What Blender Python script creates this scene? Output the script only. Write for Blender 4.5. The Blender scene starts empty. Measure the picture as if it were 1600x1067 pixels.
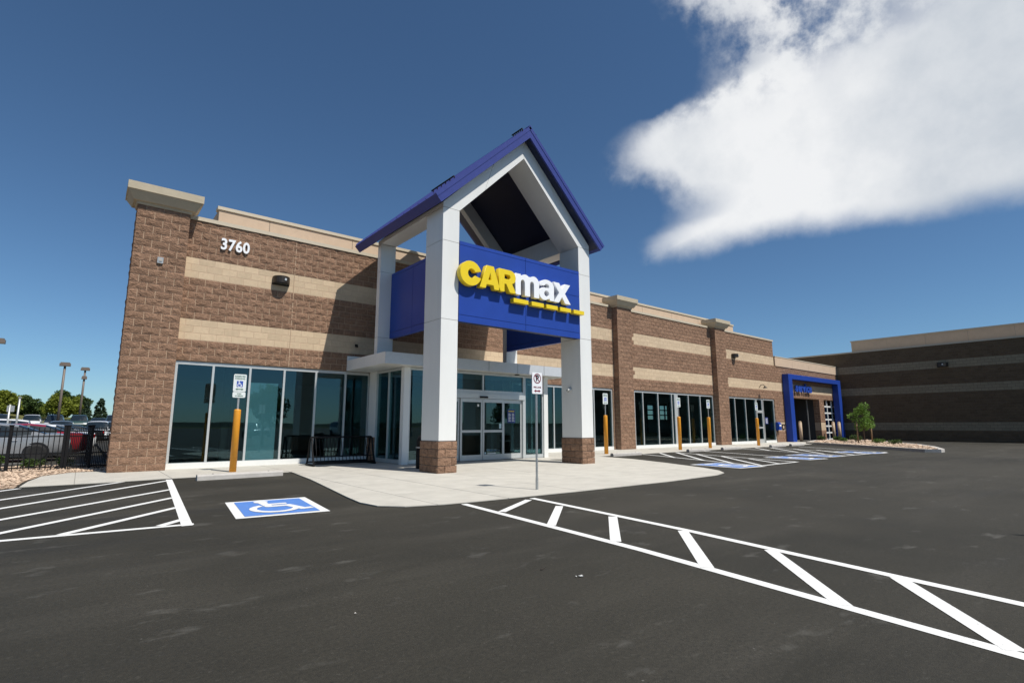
import bpy, bmesh, math, random
from mathutils import Vector, Matrix, noise
random.seed(7)
S = bpy.context.scene
COL = S.collection
R = math.radians
# ------------------------------------------------------------------ camera
YAW, PITCH, ROLL, EYE = R(39.043), R(9.108), R(-.051), 1.2
fw = Vector((math.sin(YAW)*math.cos(PITCH), math.cos(YAW)*math.cos(PITCH), math.sin(PITCH)))
rt0 = Vector((math.cos(YAW), -math.sin(YAW), 0)); up0 = rt0.cross(fw)
rt = rt0*math.cos(ROLL)+up0*math.sin(ROLL); up = -rt0*math.sin(ROLL)+up0*math.cos(ROLL)
cd = bpy.data.cameras.new('camera'); cam = bpy.data.objects.new('camera', cd); COL.objects.link(cam)
mw = Matrix((rt, up, -fw)).transposed().to_4x4(); mw.translation = (0, 0, EYE); cam.matrix_world = mw
cd.sensor_width = 36; cd.lens = 18.43; cd.clip_start = .05; cd.clip_end = 5000
S.camera = cam
# ------------------------------------------------------------------ world: Nishita sky and one cloud bank
SUN = Vector((.16, -.62, 1)).normalized()
SUN_EL = math.asin(SUN.z); SUN_ROT = math.atan2(SUN.x, SUN.y)
W = bpy.data.worlds.new('World'); S.world = W; W.use_nodes = True
wt = W.node_tree; wt.nodes.clear()
def wn(t, **k):
    n = wt.nodes.new(t)
    for a, v in k.items(): setattr(n, a, v)
    return n
def wl(a, b): wt.links.new(a, b)
def wmath(op, a, b=None, clamp=False):
    n = wn('ShaderNodeMath', operation=op); n.use_clamp = clamp
    for i, v in enumerate((a, b)):
        if v is None: continue
        if isinstance(v, (int, float)): n.inputs[i].default_value = v
        else: wl(v, n.inputs[i])
    return n.outputs[0]
sky = wn('ShaderNodeTexSky', sky_type='NISHITA'); sky.sun_disc = False
sky.sun_elevation = SUN_EL; sky.sun_rotation = SUN_ROT
sky.altitude = 1600; sky.air_density = 1.0; sky.dust_density = .9; sky.ozone_density = 3.0
geo = wn('ShaderNodeTexCoord')
dirv = geo.outputs['Generated']
sep = wn('ShaderNodeSeparateXYZ'); wl(dirv, sep.inputs[0])
CC = Vector((1.2485, .4573, .5597)).normalized()          # bearing of the cloud bank
E1 = CC.cross(Vector((0, 0, 1))).normalized(); E2 = E1.cross(CC).normalized()
def wdot(vec):
    n = wn('ShaderNodeVectorMath', operation='DOT_PRODUCT'); wl(dirv, n.inputs[0]); n.inputs[1].default_value = vec
    return n.outputs['Value']
dc = wmath('MAXIMUM', wdot(CC), .05)
cu, cv = wmath('DIVIDE', wdot(E1), dc), wmath('DIVIDE', wdot(E2), dc)
def wnoise(scale, detail, rough, loc=(0, 0, 0), stretch=(1, 1, 1)):
    m = wn('ShaderNodeMapping'); m.inputs['Location'].default_value = loc; m.inputs['Scale'].default_value = stretch
    wl(dirv, m.inputs[0])
    n = wn('ShaderNodeTexNoise'); n.inputs['Scale'].default_value = scale; n.inputs['Detail'].default_value = detail
    n.inputs['Roughness'].default_value = rough; wl(m.outputs[0], n.inputs['Vector'])
    return n.outputs['Fac']
n1 = wnoise(5.0, 10, .58); n2 = wnoise(14.0, 8, .6, (3, 1, 0)); n3 = wnoise(3.0, 5, .5, (7, 2, 1))
def wadd(*t):
    o = t[0]
    for q in t[1:]: o = wmath('ADD', o, q)
    return o
def wamp(n, k): return wmath('MULTIPLY', wmath('SUBTRACT', n, .5), k)
def smooth(x, a, b):
    r = wn('ShaderNodeMapRange', interpolation_type='SMOOTHSTEP'); r.inputs[1].default_value = a; r.inputs[2].default_value = b; wl(x, r.inputs[0]); return r.outputs[0]
vv = wadd(cv, wamp(n1, .10), wamp(n2, .03)); uu = wadd(cu, wamp(n3, .12), wamp(n1, .14), wamp(n2, .07))
fc = wn('ShaderNodeFloatCurve'); cm = fc.mapping.curves[0]
EDGE = [(-.15, -.10), (-.10, -.22), (-.06, -.275), (-.02, -.215), (.02, -.215), (.06, -.265), (.118, -.30), (.16, -.25), (.19, -.12), (.23, -.10), (.30, -.14), (.42, -.22)]
pts_ = [((v+.2)/.7, u+.5) for v, u in EDGE]
cm.points[0].location = (0, pts_[0][1]); cm.points[-1].location = (1, .2)
for p in pts_: cm.points.new(*p)
fc.mapping.update()
wl(wmath('DIVIDE', wmath('ADD', vv, .2), .7, True), fc.inputs['Value'])
uL = wmath('SUBTRACT', fc.outputs[0], .5)
Fl = wmath('DIVIDE', wmath('SUBTRACT', uu, uL), .13)
Fb = wmath('DIVIDE', wadd(cv, wamp(n1, .03), wamp(n2, .035), .088), .05)
Fr = wmath('DIVIDE', wmath('SUBTRACT', 1.1, uu), .3)
m = wmath('MINIMUM', wmath('MINIMUM', Fl, Fb), Fr)
body = smooth(m, -.2, .8)
# torn, thinner veil along the upper left flank
flank = wmath('MULTIPLY', smooth(cv, .10, .20), wmath('SUBTRACT', 1, smooth(Fl, .4, 3.2)))
veil = wmath('SUBTRACT', 1, wmath('MULTIPLY', flank, wmath('SUBTRACT', 1, smooth(n2, .36, .62))))
body = wmath('MULTIPLY', body, veil)
facing = wmath('GREATER_THAN', wdot(CC), .15)
mask = wmath('MULTIPLY', body, facing)
# a few more clouds of the same kind in the rest of the sky
nz = wmath('MAXIMUM', sep.outputs[2], .06)
cp = wn('ShaderNodeCombineXYZ'); wl(wmath('DIVIDE', sep.outputs[0], nz), cp.inputs[0]); wl(wmath('DIVIDE', sep.outputs[1], nz), cp.inputs[1])
nf = wn('ShaderNodeTexNoise'); nf.inputs['Scale'].default_value = .55; nf.inputs['Detail'].default_value = 8; nf.inputs['Roughness'].default_value = .6
wl(cp.outputs[0], nf.inputs['Vector'])
mf = wn('ShaderNodeMapRange', interpolation_type='SMOOTHSTEP'); mf.inputs[1].default_value = .56; mf.inputs[2].default_value = .70; wl(nf.outputs['Fac'], mf.inputs[0])
behind = wn('ShaderNodeMapRange', interpolation_type='SMOOTHSTEP'); behind.inputs[1].default_value = .15; behind.inputs[2].default_value = -.25; wl(wdot(Vector((.63, .777, 0))), behind.inputs[0])
low = wn('ShaderNodeMapRange'); low.inputs[1].default_value = .03; low.inputs[2].default_value = .15; wl(sep.outputs[2], low.inputs[0])
maskf = wmath('MULTIPLY', wmath('MULTIPLY', mf.outputs[0], behind.outputs[0]), low.outputs[0])
mask = wmath('MAXIMUM', mask, wmath('MULTIPLY', maskf, .8))
mask = wmath('MULTIPLY', mask, .96)
# the bank is whitest along its near edge, greyer where it is deep
na = wnoise(6.0, 7, .55, (2, 5, 1)); nb = wnoise(6.0, 7, .55, (2-.02*6, 5+.10*6, 1-.16*6))
relief = wmath('MULTIPLY', wmath('SUBTRACT', nb, na), 1.1)  # lit and shaded billow edges painted into the cloud by offset noise
grey = wmath('ADD', wmath('MULTIPLY', smooth(cu, -.08, .34), .75), wadd(wamp(n1, 1.2), wamp(n2, .8), relief, .08), True)
ccol = wn('ShaderNodeMix', data_type='RGBA'); wl(grey, ccol.inputs['Factor'])
CLOUD_A, CLOUD_B = (10.0, 10.1, 10.2, 1), (6.6, 7.1, 7.7, 1)
ccol.inputs['A'].default_value = CLOUD_A; ccol.inputs['B'].default_value = CLOUD_B
tint = wn('ShaderNodeMix', data_type='RGBA', blend_type='MULTIPLY'); tint.inputs['Factor'].default_value = 1
wl(sky.outputs[0], tint.inputs['A']); tint.inputs['B'].default_value = (.75, .965, 1.06, 1)
mixc = wn('ShaderNodeMix', data_type='RGBA'); wl(mask, mixc.inputs['Factor'])
wl(tint.outputs['Result'], mixc.inputs['A']); wl(ccol.outputs['Result'], mixc.inputs['B'])
bg = wn('ShaderNodeBackground'); bg.inputs['Strength'].default_value = .091; wl(mixc.outputs['Result'], bg.inputs['Color'])
wo = wn('ShaderNodeOutputWorld'); wl(bg.outputs[0], wo.inputs[0])
# ------------------------------------------------------------------ sun and exposure
sl = bpy.data.lights.new('sun', 'SUN'); sl.energy = 5.0; sl.angle = R(.53); sl.color = (1, .955, .89)
so = bpy.data.objects.new('sun', sl); COL.objects.link(so)
so.rotation_euler = (-SUN).to_track_quat('-Z', 'Y').to_euler(); so.location = (0, -20, 40)
S.view_settings.view_transform = 'Standard'; S.view_settings.look = 'None'
S.view_settings.exposure = 0.0; S.view_settings.gamma = 1; S.view_settings.use_curve_mapping = False
# ------------------------------------------------------------------ materials
MAT = {}
def mat(name, col, rough=.8, metal=0, var=0, scale=8, detail=4, bump=0, bscale=60, rand=0, spec=.5, stretch=(1, 1, 1), col2=None, isl=0, coat=0):
    m = bpy.data.materials.new(name); m.use_nodes = True; t = m.node_tree; b = t.nodes['Principled BSDF']
    b.inputs['Roughness'].default_value = rough; b.inputs['Metallic'].default_value = metal
    b.inputs['Specular IOR Level'].default_value = spec; b.inputs['Coat Weight'].default_value = coat
    tc = t.nodes.new('ShaderNodeTexCoord'); mp = t.nodes.new('ShaderNodeMapping'); mp.inputs['Scale'].default_value = stretch
    gp = t.nodes.new('ShaderNodeNewGeometry')
    t.links.new(gp.outputs['Position'], mp.inputs[0])
    n = t.nodes.new('ShaderNodeTexNoise'); n.inputs['Scale'].default_value = scale; n.inputs['Detail'].default_value = detail; n.inputs['Roughness'].default_value = .6
    t.links.new(mp.outputs[0], n.inputs['Vector'])
    mx = t.nodes.new('ShaderNodeMix'); mx.data_type = 'RGBA'
    c2 = col2 or tuple(c*(1-var) for c in col)
    c1 = col if col2 else tuple(min(1, c*(1+var)) for c in col)
    mx.inputs['A'].default_value = (*c2, 1); mx.inputs['B'].default_value = (*c1, 1)
    cr = t.nodes.new('ShaderNodeMapRange'); cr.inputs[1].default_value = .3; cr.inputs[2].default_value = .7
    t.links.new(n.outputs['Fac'], cr.inputs[0]); t.links.new(cr.outputs[0], mx.inputs['Factor'])
    out = mx.outputs['Result']
    if rand or isl:
        oi = t.nodes.new('ShaderNodeObjectInfo'); add = t.nodes.new('ShaderNodeMath'); add.operation = 'ADD'
        t.links.new(oi.outputs['Random'], add.inputs[0]); t.links.new(gp.outputs['Random Per Island'], add.inputs[1])
        fr = t.nodes.new('ShaderNodeMath'); fr.operation = 'FRACT'; t.links.new(add.outputs[0], fr.inputs[0])
        r = t.nodes.new('ShaderNodeMapRange'); a = rand or isl; r.inputs[3].default_value = 1-a; r.inputs[4].default_value = 1+a
        t.links.new(fr.outputs[0], r.inputs[0])
        vm = t.nodes.new('ShaderNodeVectorMath'); vm.operation = 'SCALE'; t.links.new(out, vm.inputs[0]); t.links.new(r.outputs[0], vm.inputs['Scale'])
        out = vm.outputs[0]
    t.links.new(out, b.inputs['Base Color'])
    if bump:
        n2 = t.nodes.new('ShaderNodeTexNoise'); n2.inputs['Scale'].default_value = bscale; n2.inputs['Detail'].default_value = 5; n2.inputs['Roughness'].default_value = .65
        t.links.new(mp.outputs[0], n2.inputs['Vector'])
        bp = t.nodes.new('ShaderNodeBump'); bp.inputs['Strength'].default_value = bump; bp.inputs['Distance'].default_value = .05 if 'split' in name else .02
        t.links.new(n2.outputs['Fac'], bp.inputs['Height']); t.links.new(bp.outputs[0], b.inputs['Normal'])
    MAT[name] = m
    return m
mat('split block', (.285, .175, .116), .95, var=.20, scale=11, bump=1, bscale=24, rand=.13, spec=.1)
mat('smooth block', (.56, .435, .295), .92, var=.07, scale=9, bump=.12, bscale=180, rand=.07, spec=.15)
mat('mortar', (.52, .385, .27), .95, var=.1, spec=.1)
mat('shaded split block', (.150, .104, .064), .95, var=.16, scale=14, bump=.9, bscale=42, rand=.10, spec=.1)  # darker copies of the showroom masonry: the right wall's shade put into the colour
mat('shaded smooth block', (.27, .22, .145), .92, var=.07, scale=9, bump=.12, rand=.07, spec=.15)
mat('shaded mortar', (.15, .11, .08), .95)
mat('tan stucco', (.56, .425, .305), .9, var=.05, scale=3, bump=.1, bscale=200, spec=.2)
mat('coping metal', (0.540, 0.468, 0.351), .5, var=.03, spec=.4)
mat('cap stucco', (0.468, 0.405, 0.297), .9, var=.06, scale=3, bump=.1, bscale=150, spec=.2)
mat('white panel', (.75, .75, .72), .35, var=.03, scale=2.5, stretch=(1, 1, .25), spec=.5)
mat('aluminium', (0.570, 0.589, 0.580), .38, metal=.35, var=.04)
mat('silver panel', (0.594, 0.612, 0.630), .4, metal=.2, var=.03)
mat('blue panel', (.017, .056, .31), .42, var=.05, scale=2, spec=.3)
mat('roof blue', (.036, .052, .22), .42, var=.06, spec=.3)
mat('navy soffit', (.007, .013, .048), .5, var=.1)
mat('sign yellow', (0.810, 0.594, 0.011), .35, var=.02)
mat('sign white', (.86, .87, .88), .35, var=.02)
mat('sign blue', (0.027, 0.081, 0.405), .35, var=.02)
mat('sign face', (.74, .78, .76), .4, var=.03)
mat('sign red', (.20, .012, .03), .5)
mat('sign green', (.03, .13, .08), .5)
mat('black iron', (.007, .007, .008), .6, var=.2, spec=.25)
mat('dark bronze', (.045, .036, .028), .4, metal=.4, var=.15)
mat('pole brown', (.16, .125, .10), .5, var=.1)
mat('galvanised', (.42, .43, .42), .45, metal=.6, var=.12, scale=30)
mat('sleeve orange', (.72, .30, .02), .45, var=.05)
mat('bollard tan', (.45, .33, .22), .6, var=.08)
mat('concrete', (.485, .462, .408), .9, var=.09, scale=2.2, detail=8, bump=.15, bscale=150, spec=.2, rand=.025)
mat('stop concrete', (0.468, 0.441, 0.405), .9, var=.1, scale=6, bump=.3, bscale=90, spec=.2)
mat('joint', (0.281, 0.272, 0.246), .95, var=.1)
mat('paint white', (0.720, 0.720, 0.702), .7, var=.05, scale=12, detail=8, bump=.2, bscale=200, spec=.3)
mat('paint blue', (0.090, 0.216, 0.558), .7, var=.06, scale=10, detail=8, bump=.2, bscale=200, spec=.3)
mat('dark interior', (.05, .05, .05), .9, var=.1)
mat('interior floor', (.16, .15, .14), .6, var=.1)
mat('interior wall', (.30, .30, .29), .9, var=.05)
mat('blind film', (.66, .84, .90), .8, var=.04)
mat('wood', (.30, .19, .10), .8, var=.2, scale=20)
mat('bark', (.13, .09, .06), .9, var=.3, scale=25, bump=.5, bscale=40)
mat('leaf green', (.085, .16, .025), .6, var=.35, scale=1.6, rand=.35, spec=.3)
mat('leaf bright', (.15, .26, .045), .6, var=.35, scale=1.6, rand=.35, spec=.3)
mat('leaf yellow', (.19, .22, .03), .6, var=.3, scale=.7, rand=.3, spec=.2)
mat('leaf dark', (.065, .105, .030), .7, var=.3, scale=.5, rand=.35, spec=.2)
mat('needle', (.055, .085, .045), .8, var=.3, scale=.6, rand=.35, spec=.2)
mat('stone', (.50, .38, .28), .9, var=.25, scale=5, rand=.30, spec=.2)
mat('gravel bed', (.40, .30, .22), .95, var=.4, scale=28, detail=5, bump=1, bscale=40, spec=.1)
mat('grass land', (.085, .105, .030), .95, col2=(.13, .12, .05), scale=.05, detail=8, spec=.1)
mat('far hills', (.035, .045, .030), .95, var=.3, scale=.01, spec=.1)
mat('tyre', (.012, .012, .012), .8); mat('rim', (.55, .56, .57), .4, metal=.15)
mat('tail lamp', (.42, .01, .012), .15, spec=.6); mat('head lamp', (.7, .72, .74), .1, spec=.8); mat('trim black', (.01, .01, .011), .5)
mat('car glass', (.012, .018, .022), .04, spec=.8)
for n, c in (('silver', (.30, .31, .32)), ('red', (.25, .012, .02)), ('white', (.78, .78, .77)), ('black', (.015, .016, .018)), ('grey', (.13, .14, .15)), ('navy', (.02, .03, .07)), ('beige', (.36, .31, .24)), ('green', (.03, .06, .05))):
    mat('paint '+n+' car', c, .28, metal=.25 if n in ('silver', 'grey') else 0, var=.03, coat=.6)
mat('poster', (.03, .05, .20), .3, var=.05); mat('paper', (.75, .75, .72), .8); mat('sticker', (.45, .62, .66), .6)
def glass_mat(name, tint, ior, gcol):
    m = bpy.data.materials.new(name); m.use_nodes = True; t = m.node_tree; t.nodes.clear()
    o = t.nodes.new('ShaderNodeOutputMaterial'); mx = t.nodes.new('ShaderNodeMixShader')
    lw = t.nodes.new('ShaderNodeLayerWeight'); lw.inputs['Blend'].default_value = .5
    pw = t.nodes.new('ShaderNodeMath'); pw.operation = 'POWER'; pw.inputs[1].default_value = 5; t.links.new(lw.outputs['Facing'], pw.inputs[0])
    f = t.nodes.new('ShaderNodeMath'); f.operation = 'MULTIPLY_ADD'; f0 = ((ior-1)/(ior+1))**2; f.inputs[1].default_value = 1-f0; f.inputs[2].default_value = f0; t.links.new(pw.outputs[0], f.inputs[0])
    tr = t.nodes.new('ShaderNodeBsdfTransparent'); tr.inputs[0].default_value = (*tint, 1)
    g = t.nodes.new('ShaderNodeBsdfGlossy'); g.inputs[0].default_value = (*gcol, 1); g.inputs['Roughness'].default_value = .004
    t.links.new(f.outputs[0], mx.inputs[0]); t.links.new(tr.outputs[0], mx.inputs[1]); t.links.new(g.outputs[0], mx.inputs[2]); t.links.new(mx.outputs[0], o.inputs[0])
    gp = t.nodes.new('ShaderNodeNewGeometry'); n = t.nodes.new('ShaderNodeTexNoise'); n.inputs['Scale'].default_value = .9; n.inputs['Detail'].default_value = 1
    t.links.new(gp.outputs['Position'], n.inputs['Vector'])
    bp = t.nodes.new('ShaderNodeBump'); bp.inputs['Strength'].default_value = .05; bp.inputs['Distance'].default_value = .03
    t.links.new(n.outputs['Fac'], bp.inputs['Height']); t.links.new(bp.outputs[0], g.inputs['Normal'])
    MAT[name] = m
for n_ in ('leaf bright', 'leaf green', 'leaf yellow', 'leaf dark', 'needle'):
    t_ = MAT[n_].node_tree; pb_ = t_.nodes['Principled BSDF']; tl = t_.nodes.new('ShaderNodeBsdfTranslucent'); ms = t_.nodes.new('ShaderNodeMixShader'); ms.inputs[0].default_value = .3
    src = pb_.inputs['Base Color'].links[0].from_socket; t_.links.new(src, tl.inputs['Color']); t_.links.new(pb_.outputs[0], ms.inputs[1]); t_.links.new(tl.outputs[0], ms.inputs[2])
    t_.links.new(ms.outputs[0], t_.nodes['Material Output'].inputs['Surface'])
glass_mat('tinted glass', (.50, .62, .63), 1.75, (.55, .82, .90))
# asphalt with dusty tyre streaks and fine aggregate
def asphalt():
    m = bpy.data.materials.new('asphalt'); m.use_nodes = True; t = m.node_tree; b = t.nodes['Principled BSDF']
    gp = t.nodes.new('ShaderNodeNewGeometry'); b.inputs['Roughness'].default_value = .82; b.inputs['Specular IOR Level'].default_value = .30
    def nz(scale, det, st=(1, 1, 1), rot=0, lo=.4, hi=.7, rough=.6):
        mp = t.nodes.new('ShaderNodeMapping'); mp.inputs['Scale'].default_value = st; mp.inputs['Rotation'].default_value = (0, 0, rot)
        t.links.new(gp.outputs['Position'], mp.inputs[0])
        n = t.nodes.new('ShaderNodeTexNoise'); n.inputs['Scale'].default_value = scale; n.inputs['Detail'].default_value = det; n.inputs['Roughness'].default_value = rough
        t.links.new(mp.outputs[0], n.inputs['Vector'])
        r = t.nodes.new('ShaderNodeMapRange'); r.inputs[1].default_value = lo; r.inputs[2].default_value = hi; t.links.new(n.outputs['Fac'], r.inputs[0])
        return r.outputs[0], n.outputs['Fac']
    def mix(a, col, fac, k):
        mu = t.nodes.new('ShaderNodeMath'); mu.operation = 'MULTIPLY'; mu.inputs[1].default_value = k; t.links.new(fac, mu.inputs[0])
        x = t.nodes.new('ShaderNodeMix'); x.data_type = 'RGBA'; t.links.new(mu.outputs[0], x.inputs['Factor'])
        if isinstance(a, tuple): x.inputs['A'].default_value = (*a, 1)
        else: t.links.new(a, x.inputs['A'])
        x.inputs['B'].default_value = (*col, 1); return x.outputs['Result']
    c = mix((.018, .0168, .0122), (.044, .0395, .029), nz(.30, 9, lo=.32, hi=.70)[0], 1)
    c = mix(c, (.070, .063, .049), nz(.13, 7, (.5, 1, 1), R(15), .42, .66)[0], .45)
    c = mix(c, (.095, .086, .070), nz(.9, 10, (.16, 1, 1), R(10), .50, .78)[0], .45)
    c = mix(c, (.028, .027, .025), nz(.8, 6, (.2, 1, 1), R(-8), .55, .75)[0], .5)
    c = mix(c, (.012, .012, .010), nz(38, 4, lo=.42, hi=.72)[0], .6)
    c = mix(c, (.085, .080, .068), nz(26, 5, lo=.58, hi=.8)[0], .5)
    c = mix(c, (.13, .125, .115), nz(90, 3, lo=.62, hi=.8)[0], .5)
    c = mix(c, (.17, .165, .15), nz(3.2, 10, (.5, 1, 1), R(10), .60, .78)[0], .5)
    c = mix(c, (.30, .29, .27), nz(17, 6, lo=.70, hi=.78)[0], .6)
    c = mix(c, (.018, .018, .017), nz(.45, 8, (.06, 1, 1), R(25), .60, .68)[0], .45)
    c = mix(c, (.012, .012, .011), nz(150, 2, lo=.55, hi=.75)[0], .5)
    t.links.new(c, b.inputs['Base Color'])
    bp = t.nodes.new('ShaderNodeBump'); bp.inputs['Strength'].default_value = .5; bp.inputs['Distance'].default_value = .01
    t.links.new(nz(120, 4)[1], bp.inputs['Height']); t.links.new(bp.outputs[0], b.inputs['Normal'])
    MAT['asphalt'] = m
asphalt()
for n_ in ('paint white', 'paint blue'):
    t_ = MAT[n_].node_tree; pb_ = t_.nodes['Principled BSDF']; src = pb_.inputs['Base Color'].links[0].from_socket
    gp_ = t_.nodes.new('ShaderNodeNewGeometry'); cur = src
    for sc_, lo_, hi_, k_ in ((45, .60, .74, .55), (5, .60, .80, .30)):
        nn_ = t_.nodes.new('ShaderNodeTexNoise'); nn_.inputs['Scale'].default_value = sc_; nn_.inputs['Detail'].default_value = 6; t_.links.new(gp_.outputs['Position'], nn_.inputs['Vector'])
        r_ = t_.nodes.new('ShaderNodeMapRange'); r_.inputs[1].default_value = lo_; r_.inputs[2].default_value = hi_; r_.inputs[4].default_value = k_; t_.links.new(nn_.outputs['Fac'], r_.inputs[0])
        x_ = t_.nodes.new('ShaderNodeMix'); x_.data_type = 'RGBA'; t_.links.new(r_.outputs[0], x_.inputs['Factor']); t_.links.new(cur, x_.inputs['A']); x_.inputs['B'].default_value = (.20, .19, .17, 1); cur = x_.outputs['Result']
    t_.links.new(cur, pb_.inputs['Base Color'])
# ------------------------------------------------------------------ mesh helpers
class MB:
    def __init__(s): s.v = []; s.f = []; s.m = []; s.sm = False
    def face(s, pts, mi=0):
        b = len(s.v); s.v += [tuple(p) for p in pts]; s.f.append(tuple(range(b, b+len(pts)))); s.m.append(mi); return s
    def box(s, x0, x1, y0, y1, z0, z1, mi=0):
        b = len(s.v); s.v += [(x, y, z) for x in (x0, x1) for y in (y0, y1) for z in (z0, z1)]
        for q in ((0, 1, 3, 2), (4, 6, 7, 5), (0, 4, 5, 1), (2, 3, 7, 6), (0, 2, 6, 4), (1, 5, 7, 3)):
            s.f.append(tuple(b+i for i in q)); s.m.append(mi)
        return s
    def prism(s, poly, vec, mi=0):          # poly: 3-D points, extruded along vec
        n = len(poly); b = len(s.v); v = Vector(vec)
        s.v += [tuple(Vector(p)) for p in poly]+[tuple(Vector(p)+v) for p in poly]
        s.f.append(tuple(b+i for i in reversed(range(n)))); s.m.append(mi)
        s.f.append(tuple(b+n+i for i in range(n))); s.m.append(mi)
        for i in range(n):
            j = (i+1) % n; s.f.append((b+i, b+j, b+n+j, b+n+i)); s.m.append(mi)
        return s
    def tube(s, pts, r, n=8, mi=0, cap=True):
        pts = [Vector(p) for p in pts]; rs = r if isinstance(r, (list, tuple)) else [r]*len(pts)
        b0 = len(s.v); prev = None
        for i, p in enumerate(pts):
            d = (pts[min(i+1, len(pts)-1)]-pts[max(i-1, 0)]).normalized()
            u = prev if prev is not None else (Vector((0, 0, 1)) if abs(d.z) < .9 else Vector((1, 0, 0)))
            a = d.cross(u).normalized(); u2 = a.cross(d).normalized(); prev = u2
            for k in range(n):
                t = 2*math.pi*k/n; s.v.append(tuple(p+(a*math.cos(t)+u2*math.sin(t))*rs[i]))
        for i in range(len(pts)-1):
            for k in range(n):
                q = b0+i*n; s.f.append((q+k, q+(k+1) % n, q+n+(k+1) % n, q+n+k)); s.m.append(mi)
        if cap:
            s.f.append(tuple(b0+k for k in reversed(range(n)))); s.m.append(mi)
            q = b0+(len(pts)-1)*n; s.f.append(tuple(q+k for k in range(n))); s.m.append(mi)
        return s
    def lathe(s, prof, c=(0, 0, 0), n=16, mi=0):
        b = len(s.v)
        for r, z in prof:
            for k in range(n):
                t = 2*math.pi*k/n; s.v.append((c[0]+r*math.cos(t), c[1]+r*math.sin(t), c[2]+z))
        for i in range(len(prof)-1):
            for k in range(n):
                q = b+i*n; s.f.append((q+k, q+(k+1) % n, q+n+(k+1) % n, q+n+k)); s.m.append(mi)
        s.f.append(tuple(b+k for k in reversed(range(n)))); s.m.append(mi)
        q = b+(len(prof)-1)*n; s.f.append(tuple(q+k for k in range(n))); s.m.append(mi)
        return s
    def add(s, o, M=None):
        b = len(s.v); s.v += [tuple(M @ Vector(p)) if M else p for p in o.v]
        s.f += [tuple(b+i for i in f) for f in o.f]; s.m += o.m
        return s
    def mesh(s, name, mats, smooth=False, fix=True):
        me = bpy.data.meshes.new(name); me.from_pydata(s.v, [], s.f)
        for x in (mats if isinstance(mats, (list, tuple)) else [mats]): me.materials.append(MAT[x])
        me.polygons.foreach_set('material_index', s.m)
        if fix:
            bm = bmesh.new(); bm.from_mesh(me); bmesh.ops.recalc_face_normals(bm, faces=bm.faces); bm.to_mesh(me); bm.free()
        if smooth:
            me.polygons.foreach_set('use_smooth', [True]*len(me.polygons))
        me.update(); return me
    def build(s, name, mats, parent=None, smooth=False, fix=True):
        return link(name, s.mesh(name, mats, smooth, fix), parent)
def link(name, data, parent=None, loc=None):
    o = bpy.data.objects.new(name, data); COL.objects.link(o)
    if parent: o.parent = parent
    if loc is not None: o.location = loc
    return o
def tag(o, label, cat, group=None):
    o['label'] = label; o['category'] = cat
    if group: o['group'] = group
    return o
def struct(o, k='structure'): o['kind'] = k; return o
def thing(name, label, cat, loc=(0, 0, 0), rz=0, group=None):
    o = bpy.data.objects.new(name, None); COL.objects.link(o); o.location = loc; o.rotation_euler = (0, 0, rz); o.empty_display_size = .3
    return tag(o, label, cat, group)
def relabel(o, label): o['label'] = label; return o
def copy_tree(o, parent=None):
    c = o.copy(); COL.objects.link(c)
    if parent: c.parent = parent; c.matrix_parent_inverse = o.matrix_parent_inverse
    for ch in list(o.children): copy_tree(ch, c)
    return c
def box(name, x0, x1, y0, y1, z0, z1, m, parent=None): return MB().box(x0, x1, y0, y1, z0, z1).build(name, m, parent)
def text_mesh(s, size, depth=.004, bold=0., m='paint white', align='CENTER'):
    cu = bpy.data.curves.new('lettering', 'FONT'); cu.body = s; cu.size = size; cu.extrude = depth/2; cu.offset = bold; cu.align_x = align; cu.align_y = 'CENTER'
    cu.resolution_u = 3
    o = bpy.data.objects.new('lettering', cu); COL.objects.link(o)
    dg = bpy.context.evaluated_depsgraph_get(); me = bpy.data.meshes.new_from_object(o.evaluated_get(dg))
    bpy.data.objects.remove(o); bpy.data.curves.remove(cu); me.materials.clear(); me.materials.append(MAT[m]); return me
FACE = Matrix.Rotation(R(90), 4, 'X')        # XY drawing stood up to face -Y
def curve_mesh(loops, depth, m, bevel=0):
    cu = bpy.data.curves.new('outline', 'CURVE'); cu.dimensions = '2D'; cu.fill_mode = 'BOTH'; cu.extrude = depth/2; cu.bevel_depth = bevel; cu.bevel_resolution = 1
    for L in loops:
        sp = cu.splines.new('POLY'); sp.points.add(len(L)-1); sp.use_cyclic_u = True
        for p, (x, y) in zip(sp.points, L): p.co = (x, y, 0, 1)
    o = bpy.data.objects.new('outline', cu); COL.objects.link(o)
    dg = bpy.context.evaluated_depsgraph_get(); me = bpy.data.meshes.new_from_object(o.evaluated_get(dg))
    bpy.data.objects.remove(o); bpy.data.curves.remove(cu); me.materials.clear(); me.materials.append(MAT[m]); return me
def arc(cx, cy, rx, ry, a0, a1, n=14): return [(cx+rx*math.cos(R(a0+(a1-a0)*i/n)), cy+ry*math.sin(R(a0+(a1-a0)*i/n))) for i in range(n+1)]
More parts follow.
